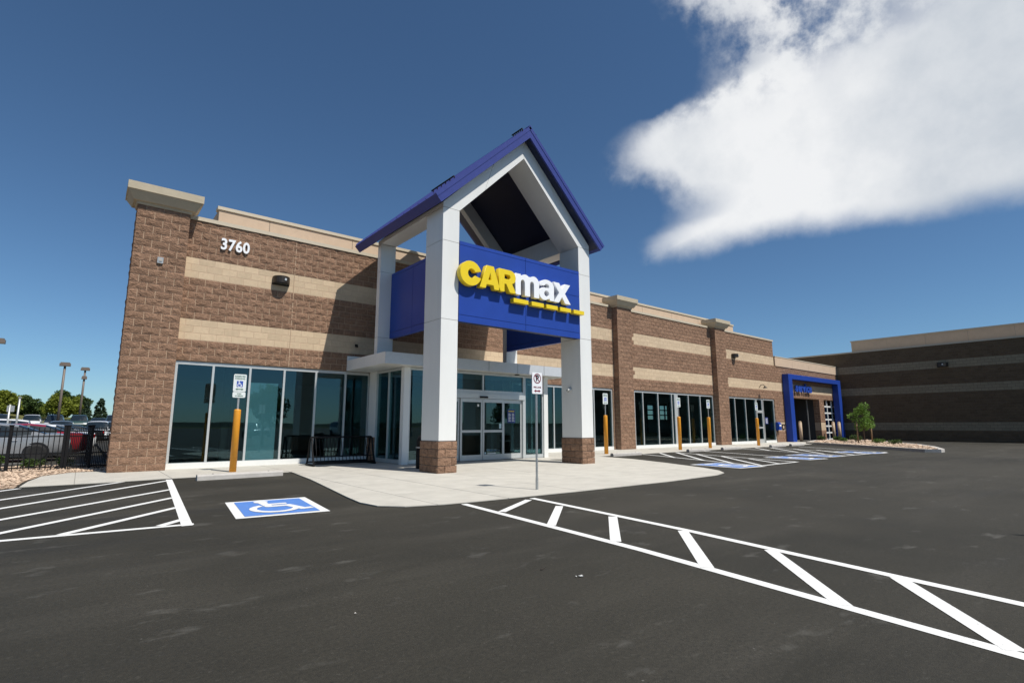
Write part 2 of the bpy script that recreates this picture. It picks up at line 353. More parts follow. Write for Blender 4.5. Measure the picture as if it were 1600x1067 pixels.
# ------------------------------------------------------------------ ground
g = MB(); g.face([(-2500, -2500, -.32), (2500, -2500, -.32), (2500, 2500, -.32), (-2500, 2500, -.32)])
struct(g.build('ground', 'grass land'))
def zlow(y): return -.15*min(1, max(0, (y-20.5)/3.5))
lot = MB().face([(-200, -260, 0), (260, -260, 0), (260, 20.5, 0), (.93, 20.5, 0), (-200, 20.5, 0)]).face([(.93, 20.5, 0), (260, 20.5, 0), (260, 75, 0), (.93, 75, 0)])
lot.face([(-200, 20.5, 0), (.93, 20.5, 0), (.93, 24, -.15), (-200, 24, -.15)]).face([(-200, 24, -.15), (.93, 24, -.15), (.93, 75, -.15), (-200, 75, -.15)]).face([(.93, 20.5, 0), (.93, 75, 0), (.93, 75, -.15), (.93, 24, -.15)])
lot = lot.build('parking_lot', 'asphalt', fix=False); struct(lot)
# ---- painted markings, children of the lot
PZ = .003
_nz = [0]
def stripe(a, b, w0, w1=None, z=PZ):
    _nz[0] = (_nz[0]+1) % 9; z = z+.0001*_nz[0]
    a, b = Vector((*a, z)), Vector((*b, z)); d = (b-a).normalized(); n = Vector((-d.y, d.x, 0)); w1 = w1 or w0
    MB().face([a-n*w0/2, b-n*w1/2, b+n*w1/2, a+n*w0/2]).build('painted_stripe', 'paint white', lot)
# fire lane ladder (right foreground)
def lerp2(P, Q, t): return (P[0]+(Q[0]-P[0])*t, P[1]+(Q[1]-P[1])*t)
stripe((4.73, 7.02), (4.37, 3.4), .11); stripe((4.37, 3.4), (3.90, .2), .11)
stripe((5.98, 6.85), (5.58, 3.72), .11); stripe((5.58, 3.72), (4.98, 0.2), .11)
for k, (a, b) in enumerate((((5.80, 6.72), (4.72, 6.05)), ((5.72, 5.92), (4.55, 4.86)), ((5.62, 4.80), (4.46, 3.78)), ((5.50, 3.66), (4.27, 2.62)), ((5.33, 2.58), (4.11, 1.52)), ((5.17, 1.50), (4.02, .66)))):
    stripe(a, b, .115, .115, PZ+.0011)
# hatched aisle by the corner pillar
stripe((1.66, 14.4), (1.12, 7.66), .12)
stripe((1.20, 7.74), (-.62, 7.93), .11); stripe((-.62, 7.93), (-2.2, 8.1), .11)
for a, b in (((.92, 14.55), (-1.4, 11.6)), ((1.60, 14.1), (-1.2, 10.45)), ((1.46, 12.15), (-1.1, 9.2)), ((1.33, 10.75), (-.95, 8.05)), ((1.23, 9.45), (-.06, 7.93)), ((1.14, 8.2), (.86, 7.85))):
    stripe(a, b, .11, .11, PZ+.0011)
stripe((-.82, 14.2), (-2.0, 12.6), .11)
# accessible bay symbols
def wheelchair(parent, z):
    b = MB()
    lv = [0]
    def pl(L): lv[0] += 1; b.face([(x, y, z+.00012*lv[0]) for x, y in L])
    pl(arc(-.13, .48, .11, .11, 0, 360, 16)[:-1])
    def band(pts, w):
        for p, q in zip(pts[:-1], pts[1:]):
            p, q = Vector(p), Vector(q); d = (q-p).normalized(); n = Vector((-d.y, d.x))*w/2; e = d*w*.3
            pl([p-n-e, q-n+e, q+n+e, p+n-e])
    band([(-.12, .36), (-.08, .02), (.20, .02), (.34, -.36)], .125); band([(.34, -.36), (.45, -.33)], .11); band([(-.10, .20), (.18, .20)], .105)
    o = arc(-.03, -.17, .36, .36, 120, 345, 22); i = arc(-.03, -.17, .255, .255, 120, 345, 22)
    for k in range(22): pl([o[k], o[k+1], i[k+1], i[k]])
    return b.build('wheelchair_pictogram', 'paint white', parent, fix=False)
def bay_symbol(cx, cy, rz=0, sx=1.2, sy=1.75, label=None):
    e = MB().face([(-sx/2, -sy/2, 0), (sx/2, -sy/2, 0), (sx/2, sy/2, 0), (-sx/2, sy/2, 0)]).build('accessible_bay_marking', 'paint white', lot)
    e.location = (cx, cy, PZ); e.rotation_euler.z = rz
    if label: e['label'] = label
    m_ = .115
    f = MB().face([(-sx/2+m_, -sy/2+m_, .004), (sx/2-m_, -sy/2+m_, .004), (sx/2-m_, sy/2-m_, .004), (-sx/2+m_, sy/2-m_, .004)]).build('blue_field', 'paint blue', e)
    w = wheelchair(e, 0); w.location.z = .008; w.scale = ((sx-.3)/.95, (sy-.3)/1.2, 1); w.rotation_euler.z = 0
bay_symbol(2.38, 8.6, R(-6.5))
for cx, cy in ((15.35, 8.55), (20.75, 8.85), (23.05, 9.05), (27.2, 8.8)): bay_symbol(cx, cy, R(-6.5), 1.3, 1.75)
# aisles in front of the right wing
for a, b in (((18.55, 14.1), (15.9, 7.82)), ((20.9, 14.1), (18.6, 7.9)), ((15.95, 7.84), (18.67, 7.9)), ((23.1, 14.2), (20.6, 8.2)), ((26.8, 14.1), (23.95, 8.2)), ((29.4, 14.1), (26.4, 8.1)), ((31.9, 13.4), (28.3, 8.1)), ((23.9, 8.25), (28.3, 8.1))):
    stripe(a, b, .11)
for a, b in (((19.94, 14.25), (17.49, 11.82)), ((20.85, 14.0), (16.97, 10.33)), ((20.32, 12.66), (16.3, 8.87)), ((19.73, 11.2), (16.2, 7.95)), ((19.05, 9.76), (17.4, 7.95)),
             ((28.5, 14.2), (25.9, 12.2)), ((29.2, 13.7), (25.2, 10.6)), ((28.72, 12.3), (24.6, 9.3)), ((28.2, 11.0), (24.9, 8.3)), ((27.4, 9.8), (26.0, 8.2))):
    stripe(a, b, .11, .11, PZ+.0011)
# stall lines of the far parking rows on the left
for i in range(9): stripe((-8, 26.6+2.75*i), (-1.0, 26.6+2.75*i), .1, None, PZ-.15)
# ---- sidewalk: concrete panels with open joints over a darker bed
OUT = [(-.62, 17.0), (-.78, 15.6), (-.83, 14.35), (.53, 14.33), (1.63, 14.5), (4.36, 14.52), (4.10, 12.2), (3.86, 10.6), (3.60, 8.9), (3.50, 8.1), (3.56, 7.6), (3.85, 7.27), (4.4, 7.1), (5.0, 7.03), (7.08, 6.92), (10, 6.88),
       (12.06, 7.0), (12.75, 7.2), (13.3, 7.65), (13.84, 8.45), (14.7, 10.3), (15.45, 12.2), (15.75, 14.1), (36.6, 14.4), (37.6, 15.2), (40.6, 16.0), (40.6, 17.9), (-.1, 17.9)]
def clip(poly, xa, xb, ya, yb):
    for ax, lim, sg in ((0, xa, 1), (0, xb, -1), (1, ya, 1), (1, yb, -1)):
        out = []
        for i in range(len(poly)):
            p, q = poly[i-1], poly[i]; pi, qi = (p[ax]-lim)*sg >= 0, (q[ax]-lim)*sg >= 0
            if pi != qi:
                t = (lim-p[ax])/(q[ax]-p[ax]); out.append((p[0]+(q[0]-p[0])*t, p[1]+(q[1]-p[1])*t))
            if qi: out.append(q)
        poly = out
        if len(poly) < 3: return []
    return poly
walk = MB().face([(x, y, .006) for x, y in OUT]).build('sidewalk', 'joint'); struct(walk)
xs = [-1, .0, 1.72, 4.32, 5.6, 7.3, 9.1, 10.9, 12.7, 14.3, 15.9]+[15.9+1.55*i for i in range(1, 17)]
ys = [6.8, 8.6, 10.4, 12.2, 14.05, 15.9, 17.9]
J = .006
for i in range(len(xs)-1):
    for k in range(len(ys)-1):
        pl = clip(OUT, xs[i]+J, xs[i+1]-J, ys[k]+J, ys[k+1]-J)
        if len(pl) < 3: continue
        ar = abs(sum(pl[a-1][0]*pl[a][1]-pl[a][0]*pl[a-1][1] for a in range(len(pl))))/2
        if ar < .02: continue
        MB().prism([(x, y, .008) for x, y in pl], (0, 0, .012+.001*random.random())).build('concrete_panel', 'concrete', walk)
# ---- gravel bed beside the corner
GR = [(-.66, 17.0), (-.86, 15.6), (-.90, 14.2), (-9, 13.2), (-14, 24.2), (.8, 24.2), (.8, 18.05), (-.15, 17.95)]
GA, GB_ = clip(GR, -99, 99, 0, 20.5), clip(GR, -99, 99, 20.5, 24)
MB().face([(x, y, .012) for x, y in GA]).face([(x, y, .012+zlow(y)) for x, y in GB_]).build('gravel_bed', 'gravel bed', fix=False)
bpy.data.objects['gravel_bed']['kind'] = 'structure'
def inside(p, poly):
    c = False
    for i in range(len(poly)):
        a, b = poly[i-1], poly[i]
        if (a[1] > p[1]) != (b[1] > p[1]) and p[0] < (b[0]-a[0])*(p[1]-a[1])/(b[1]-a[1])+a[0]: c = not c
    return c
def pebble(b, x, y, z, r):
    ico = [(0, 0, 1), (.9, 0, .3), (.28, .85, .3), (-.73, .53, .3), (-.73, -.53, .3), (.28, -.85, .3), (.5, .4, -.5), (-.6, 0, -.5), (.3, -.6, -.5)]
    fs = [(0, 1, 2), (0, 2, 3), (0, 3, 4), (0, 4, 5), (0, 5, 1), (1, 6, 2), (2, 6, 7), (2, 7, 3), (3, 7, 4), (4, 7, 8), (4, 8, 5), (5, 8, 1), (1, 8, 6)]
    q = len(b.v); a = random.random()*6.28; sx, sy, sz = r*random.uniform(.7, 1.4), r*random.uniform(.7, 1.2), r*random.uniform(.45, .9)
    for p in ico:
        j = random.uniform(.8, 1.2); X, Y = p[0]*sx*j, p[1]*sy*j
        b.v.append((x+X*math.cos(a)-Y*math.sin(a), y+X*math.sin(a)+Y*math.cos(a), z+p[2]*sz*j))
    b.f += [tuple(q+i for i in f) for f in fs]; b.m += [0]*len(fs)
b = MB()
n = 0
while n < 5200:
    p = (random.uniform(-5, .8), random.uniform(13.6, 24.2))
    if inside(p, GR): pebble(b, *p, .02+zlow(p[1]), random.uniform(.02, .055)); n += 1
struct(b.build('gravel_stones', 'stone', bpy.data.objects['gravel_bed'], fix=False), 'stuff')
# ---- landscape island on the right with kerb
ISL = [(36.9, 15.0), (35.1, 12.9), (32.9, 10.4), (30.9, 8.3), (29.6, 7.0), (29.8, 6.45), (30.6, 6.5), (34.0, 7.6), (37.4, 9.1), (41.2, 11.3), (45.4, 14.0), (44.4, 16.2), (41.6, 16.3)]
def inset(poly, d):
    c = Vector((sum(p[0] for p in poly)/len(poly), sum(p[1] for p in poly)/len(poly))); out = []
    n = len(poly)
    for i in range(n):
        a, p, q = Vector(poly[i-1]), Vector(poly[i]), Vector(poly[(i+1) % n])
        n1 = Vector(((p-a).y, -(p-a).x)).normalized(); n2 = Vector(((q-p).y, -(q-p).x)).normalized(); nn = (n1+n2)
        nn = nn.normalized() if nn.length > .01 else n1
        if (c-p).dot(nn) < 0 and False: nn = -nn
        out.append(p+nn*d)
    return out
area = sum(ISL[i-1][0]*ISL[i][1]-ISL[i][0]*ISL[i-1][1] for i in range(len(ISL)))
INN = inset(ISL, -.2 if area > 0 else .2) if False else [tuple(v) for v in inset(ISL, -.2 if area > 0 else .2)]
kb = MB(); nI = len(ISL)
for i in range(nI):
    a, c_ = ISL[i-1], ISL[i]; d, e = INN[i-1], INN[i]
    kb.face([(*a, 0), (*c_, 0), (*c_, .14), (*a, .14)]); kb.face([(*a, .14), (*c_, .14), (*e, .14), (*d, .14)]); kb.face([(*d, .14), (*e, .14), (*e, .05), (*d, .05)])
isl = kb.build('kerb', 'stop concrete', fix=False); struct(isl)
MB().face([(x, y, .10) for x, y in INN]).build('mulch_bed', 'gravel bed', isl)
b = MB(); n = 0
while n < 900:
    p = (random.uniform(29.5, 45.5), random.uniform(6.3, 16.3))
    if inside(p, INN): pebble(b, *p, .11, random.uniform(.04, .1)); n += 1
struct(b.build('mulch_stones', 'stone', isl, fix=False), 'stuff')
# ---- distant ground: grassy berm on the left and low hills around
def terrain(name, x0, x1, y0, y1, nx, ny, f):
    b = MB()
    for j in range(ny+1):
        for i in range(nx+1):
            x, y = x0+(x1-x0)*i/nx, y0+(y1-y0)*j/ny; b.v.append((x, y, f(x, y)))
    for j in range(ny):
        for i in range(nx):
            q = j*(nx+1)+i; b.f.append((q, q+1, q+nx+2, q+nx+1)); b.m.append(0)
    return struct(b.build(name, 'grass land', smooth=True, fix=False))
def berm(x, y):
    s = min(1, max(0, (y-88)/34)); s = s*s*(3-2*s)
    w = min(1, max(0, (16-x)/34))
    return -.34+s*(1.5+2.9*w)+.5*noise.noise((x*.03, y*.03, 0))*s
terrain('berm', -160, 130, 84, 210, 60, 26, berm)
def hill_ring():
    b = MB(); N = 120
    for i in range(N):
        a = 2*math.pi*i/N
        for r, z in ((560, -.34), (640, 2.5+2*noise.noise((a*3, 0, 0))), (760, 5+4*noise.noise((a*4, 2, 0))), (950, 5+3*noise.noise((a*6, 3, 0)))):
            b.v.append((r*math.cos(a), r*math.sin(a), z))
    for i in range(N):
        j = (i+1) % N
        for k in range(3): b.f.append((i*4+k, j*4+k, j*4+k+1, i*4+k+1)); b.m.append(0)
    return struct(b.build('hills', 'far hills', smooth=True, fix=False))
hill_ring()
# ------------------------------------------------------------------ masonry
BL, CH, JT = .4064, .2032, .015
rng = random.Random(3)
MASON = ['split block', 'smooth block']
def split_geo(b, M, w, h, nx, nz, amp=1., dep=.05):
    base = len(b.v); G = []
    for k in range(nz+1):
        for i in range(nx+1):
            edge = i in (0, nx) or k in (0, nz)
            y = -rng.uniform(0, .004)*amp if edge else -rng.uniform(.003, .024)*amp
            jx = 0 if edge else rng.uniform(-.02, .02); jz = 0 if edge else rng.uniform(-.015, .015)
            G.append((-w/2+w*i/nx+jx, y, -h/2+h*k/nz+jz))
    per = [i for i in range(nx)]+[(k+1)*(nx+1)-1 for k in range(nz)]+[nz*(nx+1)+nx-i for i in range(nx)]+[(nz-k)*(nx+1) for k in range(nz)]
    for p in G+[(G[q][0], dep, G[q][2]) for q in per]: b.v.append(tuple(M @ Vector(p)) if M else p)
    for k in range(nz):
        for i in range(nx):
            q = base+k*(nx+1)+i
            if rng.random() < .5: b.f += [(q, q+1, q+nx+2), (q, q+nx+2, q+nx+1)]
            else: b.f += [(q, q+1, q+nx+1), (q+1, q+nx+2, q+nx+1)]
            b.m += [0, 0]
    o = base+len(G); n = len(per)
    for a in range(n):
        c = (a+1) % n; b.f.append((base+per[a], o+a, o+c, base+per[c])); b.m.append(0)
def smooth_geo(b, M, w, h, dep=.05):
    q = len(b.v); e = .004
    pts = [(-w/2, 0+e, -h/2), (w/2, 0+e, -h/2), (w/2, e, h/2), (-w/2, e, h/2), (-w/2+e, 0, -h/2+e), (w/2-e, 0, -h/2+e), (w/2-e, 0, h/2-e), (-w/2+e, 0, h/2-e), (-w/2, dep, -h/2), (w/2, dep, -h/2), (w/2, dep, h/2), (-w/2, dep, h/2)]
    b.v += [tuple(M @ Vector(p)) if M else p for p in pts]
    b.f += [tuple(q+i for i in f) for f in ((4, 5, 6, 7), (0, 1, 5, 4), (1, 2, 6, 5), (2, 3, 7, 6), (3, 0, 4, 7), (8, 9, 1, 0), (9, 10, 2, 1), (10, 11, 3, 2), (11, 8, 0, 3))]; b.m += [0]*9
_var = {}
def block_mesh(kind, w, h):
    key = (kind, round(w, 3), round(h, 3)); L = _var.setdefault(key, [])
    cap = 9 if w > .38 and h > .18 else 3
    if kind == 'smooth': cap = 1
    if len(L) < cap:
        b = MB()
        if kind == 'smooth': smooth_geo(b, None, w, h)
        else: split_geo(b, None, w, h, 4 if w > .3 else (3 if w > .15 else 2), 3)
        L.append(b.mesh('block', 'smooth block' if kind == 'smooth' else 'split block', fix=False)); return L[-1]
    return rng.choice(L)
def courses(x0, x1, z0, z1, holes, tan_rows, xoff=0.):
    "running bond pieces (x, z, w, h, tan)"
    out = []
    for k in range(int(z0/CH), int(math.ceil(z1/CH-1e-4))):
        za, zb = max(k*CH, z0), min((k+1)*CH, z1)
        if zb-za < .05: continue
        iv = [(x0, x1)]
        for hx0, hx1, hz0, hz1 in holes:
            if hz0 < zb-.02 and hz1 > za+.02:
                nv = []
                for a, c in iv:
                    if hx0 > a: nv.append((a, min(c, hx0)))
                    if hx1 < c: nv.append((max(a, hx1), c))
                iv = [(a, c) for a, c in nv if c-a > .03]
        for a, c in iv:
            s = xoff+(BL/2 if k % 2 else 0); i = math.floor((a-s)/BL); x = s+i*BL
            while x < c:
                p, q = max(x, a), min(x+BL, c)
                if c-q < .07: q = c
                if p-a < .07: p = a
                if q-p < .07 and p == a and q < c: x += BL; continue
                if q-p > .05:
                    pa, qa = p+(JT/2 if p > a+1e-6 else 0), q-(JT/2 if q < c-1e-6 else 0)
                    out.append(((pa+qa)/2, (za+zb)/2, qa-pa, zb-za-JT, tan_rows(k, (p+q)/2)))
                x += BL
    return out
def lay(pieces, parent, to_world, amp=1., singles=None, coarse=True, tag_=''):
    "singles: set of piece indices built one by one; the rest are joined"
    bs, bt = MB(), MB()
    for i, (x, z, w, h, tan) in enumerate(pieces):
        if singles and i in singles:
            o = link('smooth_block' if tan else 'split_block', block_mesh('smooth' if tan else 'split', w, h), parent)
            o.matrix_local = to_world(x, z, .004 if tan else 0)
        elif tan: smooth_geo(bt, to_world(x, z, .004), w, h)
        else: split_geo(bs, to_world(x, z, 0), w, h, 3 if not coarse else 2 if w < .3 else 3, 2, amp)
    if bs.v: struct(bs.build('split_block_courses'+tag_, MASON[0], parent, fix=False), 'stuff')
    if bt.v: struct(bt.build('smooth_block_courses'+tag_, MASON[1], parent, fix=False), 'stuff')
def at_front(Y): return lambda x, z, d: Matrix.Translation((x, Y+d, z))
def at_left(X): return lambda u, z, d: Matrix.Translation((X+d, -u, z)) @ Matrix.Rotation(R(-90), 4, 'Z')   # faces -X, u = -Y
def backing(x0, x1, z0, z1, holes, put, m='mortar'):
    "wall core split round its openings; put(x0,x1,z0,z1) adds a box"
    X = sorted({x0, x1, *[v for h in holes for v in h[:2] if x0 < v < x1]}); Z = sorted({z0, z1, *[v for h in holes for v in h[2:] if z0 < v < z1]})
    for i in range(len(X)-1):
        run = None
        for k in range(len(Z)-1):
            cx, cz = (X[i]+X[i+1])/2, (Z[k]+Z[k+1])/2
            hole = any(h[0] < cx < h[1] and h[2] < cz < h[3] for h in holes)
            if not hole: run = (run[0], Z[k+1]) if run else (Z[k], Z[k+1])
            if run and (hole or k == len(Z)-2): put(X[i], X[i+1], *run); run = None
TOP, HEAD = 7.24, 3.048
YW, YP = 17.45, 17.13
showroom = thing('showroom_building', 'brown split-block showroom with tan bands behind the white gabled portico', 'building', (0, 0, 0))
# main facade
holesA = [(1.88, 20.72, 0, HEAD), (22.42, 30.2, 0, HEAD), (32.0, 38.3, 0, HEAD)]
cA = MB(); backing(.95, 38.65, 0, TOP, holesA, lambda a, c, z, w: cA.box(a, c, YW+.007, YW+.30, z, w))
wall = cA.build('wall', 'mortar', showroom)
def tanA(k, x):
    if k in (18, 19, 20, 27, 28, 29):
        return not (20.8 < x < 22.42 or 30.2 < x < 31.96)
    return k in (4, 5, 6) and x > 38.3
PA = courses(1.86, 38.65, 0, TOP, holesA+[(20.86, 22.01, 0, 9), (30.26, 31.46, 0, 9)], tanA)
brown = [i for i, p in enumerate(PA) if not p[4] and p[0] < 8.6]; tan = [i for i, p in enumerate(PA) if p[4] and p[0] < 8.6]
brown.sort(key=lambda i: PA[i][0]); tan.sort(key=lambda i: PA[i][0])
lay(PA, wall, at_front(YW), singles=set(brown[:292])|set(tan[:292]))
# control joint
box('control_joint', 4.945, 4.962, YW-.012, YW+.02, HEAD, TOP, 'mortar', wall)
# low service wing front
holesB = [(41.45, 46.09, 0, 16*CH), (46.99, 50.02, 0, 16*CH)]
LOW = 5.47
cB = MB(); backing(38.66, 50.25, 0, LOW, holesB, lambda a, c, z, w: cB.box(a, c, YW+.007, YW+.46, z, w))
wingw = cB.build('service_wing_wall', 'mortar', showroom)
lay(courses(38.66, 50.25, 0, LOW, holesB, lambda k, x: k in (18, 19, 20) or k in (4, 5, 6)), wingw, at_front(YW))
lay(courses(-(YW+.45), -YW, 0, 16*CH, [], lambda k, x: k in (4, 5, 6)), wingw, lambda u, z, d: Matrix.Translation((46.09+d, -u, z)) @ Matrix.Rotation(R(-90), 4, 'Z'), tag_='_of_jamb')
lay(courses(-(YW+.45), -YW, 0, 16*CH, [], lambda k, x: k in (4, 5, 6)), wingw, lambda u, z, d: Matrix.Translation((50.02+d, -u, z)) @ Matrix.Rotation(R(-90), 4, 'Z'), tag_='_of_jamb')
# pillars with tapered caps
def pillar(x0, x1, single, back):
    p = MB().box(x0+.007, x1-.007, YP+.007, back, 0, 7.26).build('pillar', 'mortar', showroom)
    P = courses(x0, x1, 0, 7.26, [], lambda k, x: False, x0)
    lay(P, p, at_front(YP), singles=set(range(len(P))) if single else None)
    lay(courses(-back, -YP-.012, 0, 7.26, [], lambda k, x: False, -YP), p, at_left(x0), tag_='_of_side')
    c = MB()
    def ring(e, z): return [(x0-e, YP-e, z), (x1+e, YP-e, z), (x1+e, back+e, z), (x0-e, back+e, z)]
    prof = [(-.02, 7.255), (.025, 7.255), (.045, 7.33), (.11, 7.335), (.25, 7.565), (.275, 7.57), (.275, 7.785), (0, 7.80)]
    for (e0, z0), (e1, z1) in zip(prof[:-1], prof[1:]):
        a, b_ = ring(e0, z0), ring(e1, z1)
        for i in range(4): c.face([a[i], a[(i+1) % 4], b_[(i+1) % 4], b_[i]])
    c.face(ring(0, 7.80)); c.face(list(reversed(ring(-.02, 7.255))))
    c.build('pillar_cap', 'cap stucco', showroom, fix=False)
    return p
def pillar_many(x0, x1, back, n):
    global brown
    return pillar(x0, x1, n, back)
pillar(.61, 1.86, True, 17.7); pillar(20.86, 22.01, False, 17.6); pillar(30.26, 31.46, False, 17.6)
# side and rear walls, roof
sw = MB(); sw.box(.95, 1.25, 17.72, 24, 0, TOP); sw.box(1.1, 1.4, 24.01, 27, 0, TOP); sw.box(1.25, 38.65, 27, 27.3, 3.2, TOP); sw.box(1.25, 36.4, 27, 27.3, 0, 3.199); sw.box(39.5, 50.25, 27, 27.3, 0, 3.199); sw.box(36.4, 39.5, 27, 27.3, 0, .6); sw.box(38.66, 50.25, 27, 27.3, 3.2, LOW)
sw.build('outer_wall', 'split block', showroom)
box('roof', 1.26, 38.35, YW+.31, 26.99, 6.6, 6.75, 'coping metal', showroom); box('low_roof', 38.67, 50.25, YW+.47, 26.99, 5.2, 5.3, 'coping metal', showroom)
box('step_wall', 38.4, 38.65, YW+.32, 26.98, 5.31, TOP, 'split block', showroom)
# copings
for x0, x1 in ((1.90, 20.55), (22.33, 29.95), (31.78, 38.72)): box('coping', x0, x1, YW-.045, YW+.36, TOP+.002, TOP+.115, 'coping metal', showroom)
box('coping', 38.36, 38.70, YW+.37, 27.2, TOP+.002, TOP+.115, 'coping metal', showroom)
for i in range(4):
    a = 38.76+i*2.87; box('coping_panel', a+.006, a+2.864, YW-.05, YW+.5, LOW+.003, 6.13, 'tan stucco', showroom)
box('coping', 38.76, 50.24, YW-.07, YW+.52, 6.133, 6.19, 'coping metal', showroom)
# set-back tan parapet screen
xs_ = [2.7, 4.21]+[4.21+2.85*i for i in range(1, 11)]+[34.2]
for a, c in zip(xs_[:-1], xs_[1:]):
    box('screen_panel', a+.008, c-.008, 18.0, 18.25, 6.76, 7.93, 'tan stucco', showroom)
box('screen_core', 2.74, 34.16, 18.02, 18.22, 6.76, 7.9, 'joint', showroom)
box('screen_return', 2.7, 2.95, 18.26, 25, 6.76, 7.93, 'tan stucco', showroom); box('screen_return', 33.95, 34.2, 18.26, 25, 6.76, 7.93, 'tan stucco', showroom)
box('screen_coping', 2.66, 34.24, 17.96, 18.29, 7.935, 8.04, 'coping metal', showroom)
# ---- storefront windows
def window(xe, z0=.18, z1=3.03, Y=17.54, parent=showroom, mw=.06, wide=(), door=None):
    f = MB()
    x0, x1 = xe[0], xe[-1]
    f.box(x0, x1, Y-.05, Y+.05, z1-.09, z1).box(x0, x1, Y-.06, Y+.06, z0-.16, z0)
    for i, x in enumerate(xe):
        w = .34 if i in wide else mw
        a = x if i == 0 else x-w if i == len(xe)-1 else x-w/2
        f.box(a, a+w, Y-.055, Y+.055, z0+.001, z1-.091)
    w_ = f.build('window', 'aluminium', parent)
    for a, c in zip(xe[:-1], xe[1:]):
        box('pane', a+mw/2+.005, c-mw/2-.005, Y-.012, Y+.012, z0+.002, z1-.092, 'tinted glass', w_)
    return w_
window([1.90, 2.86, 3.86, 4.86, 5.86, 6.86, 7.74])
window([13.95, 15.3, 16.65, 18.0, 19.34, 20.70])
window([22.45, 23.2, 24.54, 25.83, 26.25, 27.5, 28.75, 30.18], wide=(4,))
w4 = window([32.06, 32.82, 34.19, 35.59])
w5 = window([36.62, 38.25])
for x0, x1 in ((1.90, 7.74), (13.95, 20.70), (22.45, 30.18), (32.06, 35.5), (36.7, 38.25)):
    box('sill', x0, x1, YW+.01, 17.478, .02, .17, 'white panel', showroom)
# customer door in the last bay
d = MB(); d.box(35.66, 35.76, 17.5, 17.58, .03, 3.02).box(36.46, 36.56, 17.5, 17.58, .03, 3.02).box(35.77, 36.45, 17.5, 17.58, 2.94, 3.02).box(35.77, 36.45, 17.5, 17.58, 2.05, 2.22).box(35.77, 36.45, 17.5, 17.58, .03, .28).box(35.77, 36.45, 17.5, 17.58, 1.0, 1.1)
dr = d.build('door', 'aluminium', showroom)
for z0, z1 in ((.285, .995), (1.105, 2.045), (2.225, 2.935)): box('pane', 35.77, 36.45, 17.53, 17.55, z0, z1, 'tinted glass', dr)
MB().tube([(35.83, 17.44, .95), (35.83, 17.44, 1.25)], .015).build('handle', 'galvanised', dr)
pn = box('notice_panel', 36.85, 37.25, 17.517, 17.523, 1.3, 1.75, 'poster', w5)
for i in range(5): box('text_line', 36.9, 37.2-.05*(i % 2), 17.513, 17.516, 1.36+.07*i, 1.39+.07*i, 'paper', w5)
# ---- interior seen through the glass
inn = MB(); inn.box(1.26, 39.58, 17.62, 26.99, -.01, .015)
inn.build('interior_floor', 'interior floor', showroom)
MB().box(1.26, 39.58, 17.78, 26.99, 3.2, 3.3).build('interior_ceiling', 'interior wall', showroom)
iw = MB(); iw.box(1.41, 36.0, 26.85, 26.98, .02, 3.19); iw.box(13.9, 14.05, 18.6, 26.8, .02, 3.19); iw.box(39.6, 39.7, 17.92, 26.98, 0, 5.04); iw.box(31.2, 31.35, 18.4, 20.6, .02, 3.19)
iw.build('interior_wall', 'interior wall', showroom)
box('interior_partition', 3.90, 4.74, 17.66, 17.68, .02, 2.52, 'blind film', showroom)
box('interior_column', 3.40, 3.62, 18.6, 18.85, .02, 3.19, 'dark interior', showroom)
box('reception_counter', 9.2, 12.6, 21.5, 22.3, .02, 1.1, 'wood', showroom)
for x in (16.2, 18.8, 23.8, 27.2): box('desk', x, x+1.5, 20.5, 21.2, .02, .76, 'wood', showroom)
rg = MB()
for z in (.6, 1.62, 2.02, 2.44, 2.86): rg.box(36.4, 39.5, 27.1, 27.18, z, z+.09)
rg.box(36.4, 39.5, 27.11, 27.17, .69, 1.619); rg.box(36.4, 39.5, 27.11, 27.17, 2.951, 3.199)
for x in (36.4, 37.3, 38.1, 38.9): rg.box(x, x+.55 if x in (37.3,) else x+.12, 27.1, 27.18, 1.711, 2.859)
rg.build('rear_garage_door', 'aluminium', showroom)
# ---- service bay: dark interior, blue portal, sectional door
sb = MB(); sb.box(39.71, 50.2, 17.95, 26.98, -.01, .012)
sb.build('service_floor', 'interior floor', showroom)
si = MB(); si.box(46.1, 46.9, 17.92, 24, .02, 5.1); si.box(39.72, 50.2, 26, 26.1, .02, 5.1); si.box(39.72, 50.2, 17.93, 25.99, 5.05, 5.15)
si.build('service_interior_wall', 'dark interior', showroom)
port = MB().box(39.75, 40.36, 16.98, YW-.035, 0.02, 4.575).box(48.95, 49.56, 16.98, YW-.035, 0, 4.575).box(39.75, 49.56, 16.98, YW-.035, 4.58, 4.93)
pt = port.build('service_portal', 'blue panel', showroom)
gd = MB()
for i in range(6): gd.box(47.02, 50.0, 17.62, 17.68, .02+i*.53, .14+i*.53)
for x in (47.02, 48.0, 48.98, 49.9): gd.box(x, x+.1, 17.61, 17.69, .02, 3.22)
gdo = gd.build('sectional_door', 'white panel', showroom)
for i in range(5):
    for x in (47.13, 48.11, 49.09): box('pane', x, x+.86, 17.64, 17.66, .145+i*.53, .545+i*.53, 'tinted glass', gdo)
box('door_track', 45.0, 45.06, 17.95, 18.02, .02, 3.2, 'galvanised', showroom)
